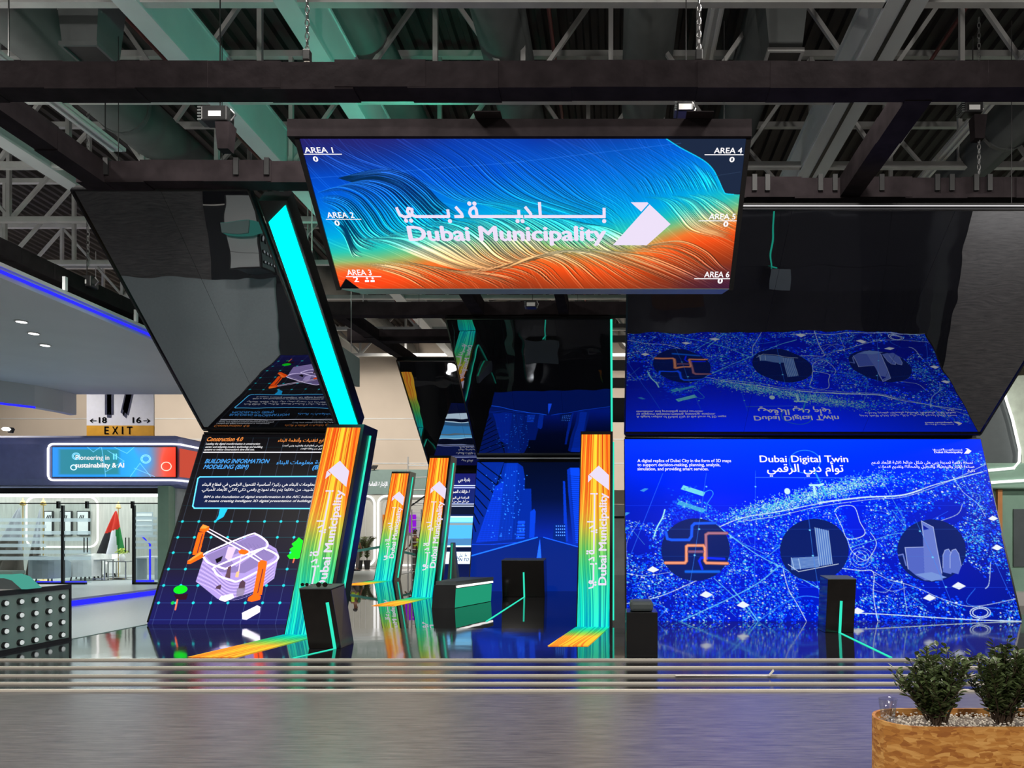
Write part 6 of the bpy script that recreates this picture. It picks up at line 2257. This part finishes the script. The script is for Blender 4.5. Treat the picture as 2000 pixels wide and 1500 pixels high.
def shrub(X, Y, H, R_, seed, label, nst=26):
    nst = int(nst * 1.35)
    t = thing('shrub', (X, Y, PZ - .05), label, 'shrub', 'dark leafy shrubs in the planter')
    rs = random.Random(seed)
    sb, lb = MB(), MB()
    for i in range(nst):
        a_ = rs.uniform(0, 6.2832)
        sp = rs.uniform(.1, 1) ** .7 * R_
        L = H * rs.uniform(.6, 1.02) * (1 - .28 * (sp / R_) ** 2)
        ba = Vector((X + rs.uniform(-.04, .04), Y + rs.uniform(-.03, .03), PZ - .05))
        pts = [ba + Vector((math.cos(a_) * sp * k ** 1.15, math.sin(a_) * sp * .8 * k ** 1.15, L * k)) for k in np.linspace(0, 1, 8)]
        pts = [p_ + Vector((rs.uniform(-.008, .008), rs.uniform(-.008, .008), 0)) if j else p_ for j, p_ in enumerate(pts)]
        sb.tube(pts, [.006 - .0045 * k / 7 for k in range(8)], 5)
        nl = int(34 * L / .42) + 4
        for k in range(nl):
            f_ = .22 + .78 * (k + rs.random()) / nl
            ii = min(6, int(f_ * 7))
            p_ = pts[ii].lerp(pts[ii + 1], f_ * 7 - ii)
            ax = (pts[ii + 1] - pts[ii]).normalized()
            b_ = rs.uniform(0, 6.28)
            out = Vector((math.cos(b_), math.sin(b_), rs.uniform(.1, .9))).normalized()
            ll = rs.uniform(.034, .056)
            w_ = out.cross(Vector((rs.uniform(-.4, .4), rs.uniform(-.4, .4), 1))).normalized() * ll * .27
            up = w_.cross(out).normalized() * ll * .10
            b0 = p_ + out * .006
            m1, m2, tip = b0 + out * ll * .35 - up * .4, b0 + out * ll * .7 - up * .2, b0 + out * ll
            lb.mesh([b0, m1 + w_ + up, m2 + w_ * .85 + up, tip, m2 - w_ * .85 + up, m1 - w_ + up, m1, m2], [[0, 1, 6], [0, 6, 5], [1, 2, 7, 6], [6, 7, 4, 5], [2, 3, 7], [7, 3, 4]])
    sb.build('stems', M['bark'], t)
    lb.build('foliage', M['leaf'], t, merge=False)


shrub(wx(1832, 4.22), 4.22, .47, .24, 3, 'dark leafy shrub growing right of the plastic cup', 46)
shrub(wx(1958, 4.25), 4.25, .50, .20, 5, 'taller dark leafy shrub at the right end of the picture', 40)
shrub(wx(2030, 4.2), 4.2, .50, .17, 8, 'dark leafy shrub cut by the right picture edge', 30)

cX, cY, cZ = wx(1734, 4.17), 4.17, PZ - .015
t = thing('plastic_cup', (cX, cY, cZ), 'clear plastic cup with water standing on the planter pebbles', 'cup')
prof = [(0, 0), (.034, 0), (.036, .004), (.051, .125), (.054, .13), (.052, .133), (.049, .127), (.034, .006), (0, .005)]
MB().lathe((cX, cY, cZ), prof, 28).build('cup_wall', glass_mat('cup_plastic', (.97, .97, .98, 1), .14), t, smooth=True)
MB().lathe((cX, cY, cZ), [(0, .007), (.033, .007), (.0435, .08), (0, .08)], 28).build('water', glass_mat('cup_water', (.94, .96, .98, 1), .08), t, smooth=True)

# ---------------------------------------------------------------- camera and light of the hall
cam = bpy.data.cameras.new('camera')
cam.sensor_fit = 'HORIZONTAL'
cam.sensor_width = 36
cam.lens = FPX / 2000 * 36
cam.shift_x = (1000 - VX) / 2000
cam.shift_y = -(750 - VY) / 2000
cam.clip_end = 200
co = bpy.data.objects.new('camera', cam)
COL.objects.link(co)
co.location = (0, 0, EYE)
co.rotation_euler = (math.pi / 2, 0, 0)
SC.camera = co
w = bpy.data.worlds.new('hall_air')
SC.world = w
w.use_nodes = True
bg = w.node_tree.nodes['Background']
bg.inputs[0].default_value = (1, .96, .92, 1)
bg.inputs[1].default_value = .07
vs_ = SC.view_settings
vs_.view_transform = 'Standard'
vs_.look = 'None'
vs_.exposure = 0.0
vs_.gamma = 1.0
vs_.use_curve_mapping = False

# pieces that sit on a part hang under that part
NEST = {'lettering': 'screen', 'orange_lettering': 'screen', 'white_lettering': 'screen', 'blue_lettering': 'screen', 'logo_lettering': 'screen', 'logo_emblem': 'screen', 'cooling_fin': 'motor_body',
        'rating_plate': 'motor_body', 'handle': 'motor_body', 'bulb_disc': 'reflector', 'mount': 'frame', 'brush_drawing': 'frame', 'clamp': 'top_rail', 'edge_light': 'casing', 'light_line': 'body',
        'knob': 'front_plate', 'cyan_light': 'light_box', 'strap': 'fabric_sleeve', 'downlight': 'soffit', 'downlight_ring': 'soffit', 'joint_ring': 'duct_pipe', 'frame_bar': 'duct_box', 'grille': 'duct_box',
        'tube': 'housing', 'sling': 'block', 'number': 'side_plate', 'dark_seam': 'bottom_flange', 'hall_number': 'white_panel', 'finial': 'pole', 'peeling_tape': 'near_deck', 'stripe': 'board',
        'lens': 'housing', 'green_edge_light': 'edge_frame', 'top_light_line': 'edge_frame', 'end_lamp': 'edge_frame', 'lower_trim': 'edge_frame', 'rung': 'upright', 'water': 'cup_wall', 'neon_line': 'band'}
import re as _re
for root in [o for o in SC.objects if o.parent is None and o.type == 'EMPTY']:
    by = {}
    for ch in root.children:
        by.setdefault(_re.sub(r'\.\d+$', '', ch.name), ch)
    for ch in list(root.children):
        to = by.get(NEST.get(_re.sub(r'\.\d+$', '', ch.name), ''))
        if to is not None and to is not ch:
            ch.parent = to
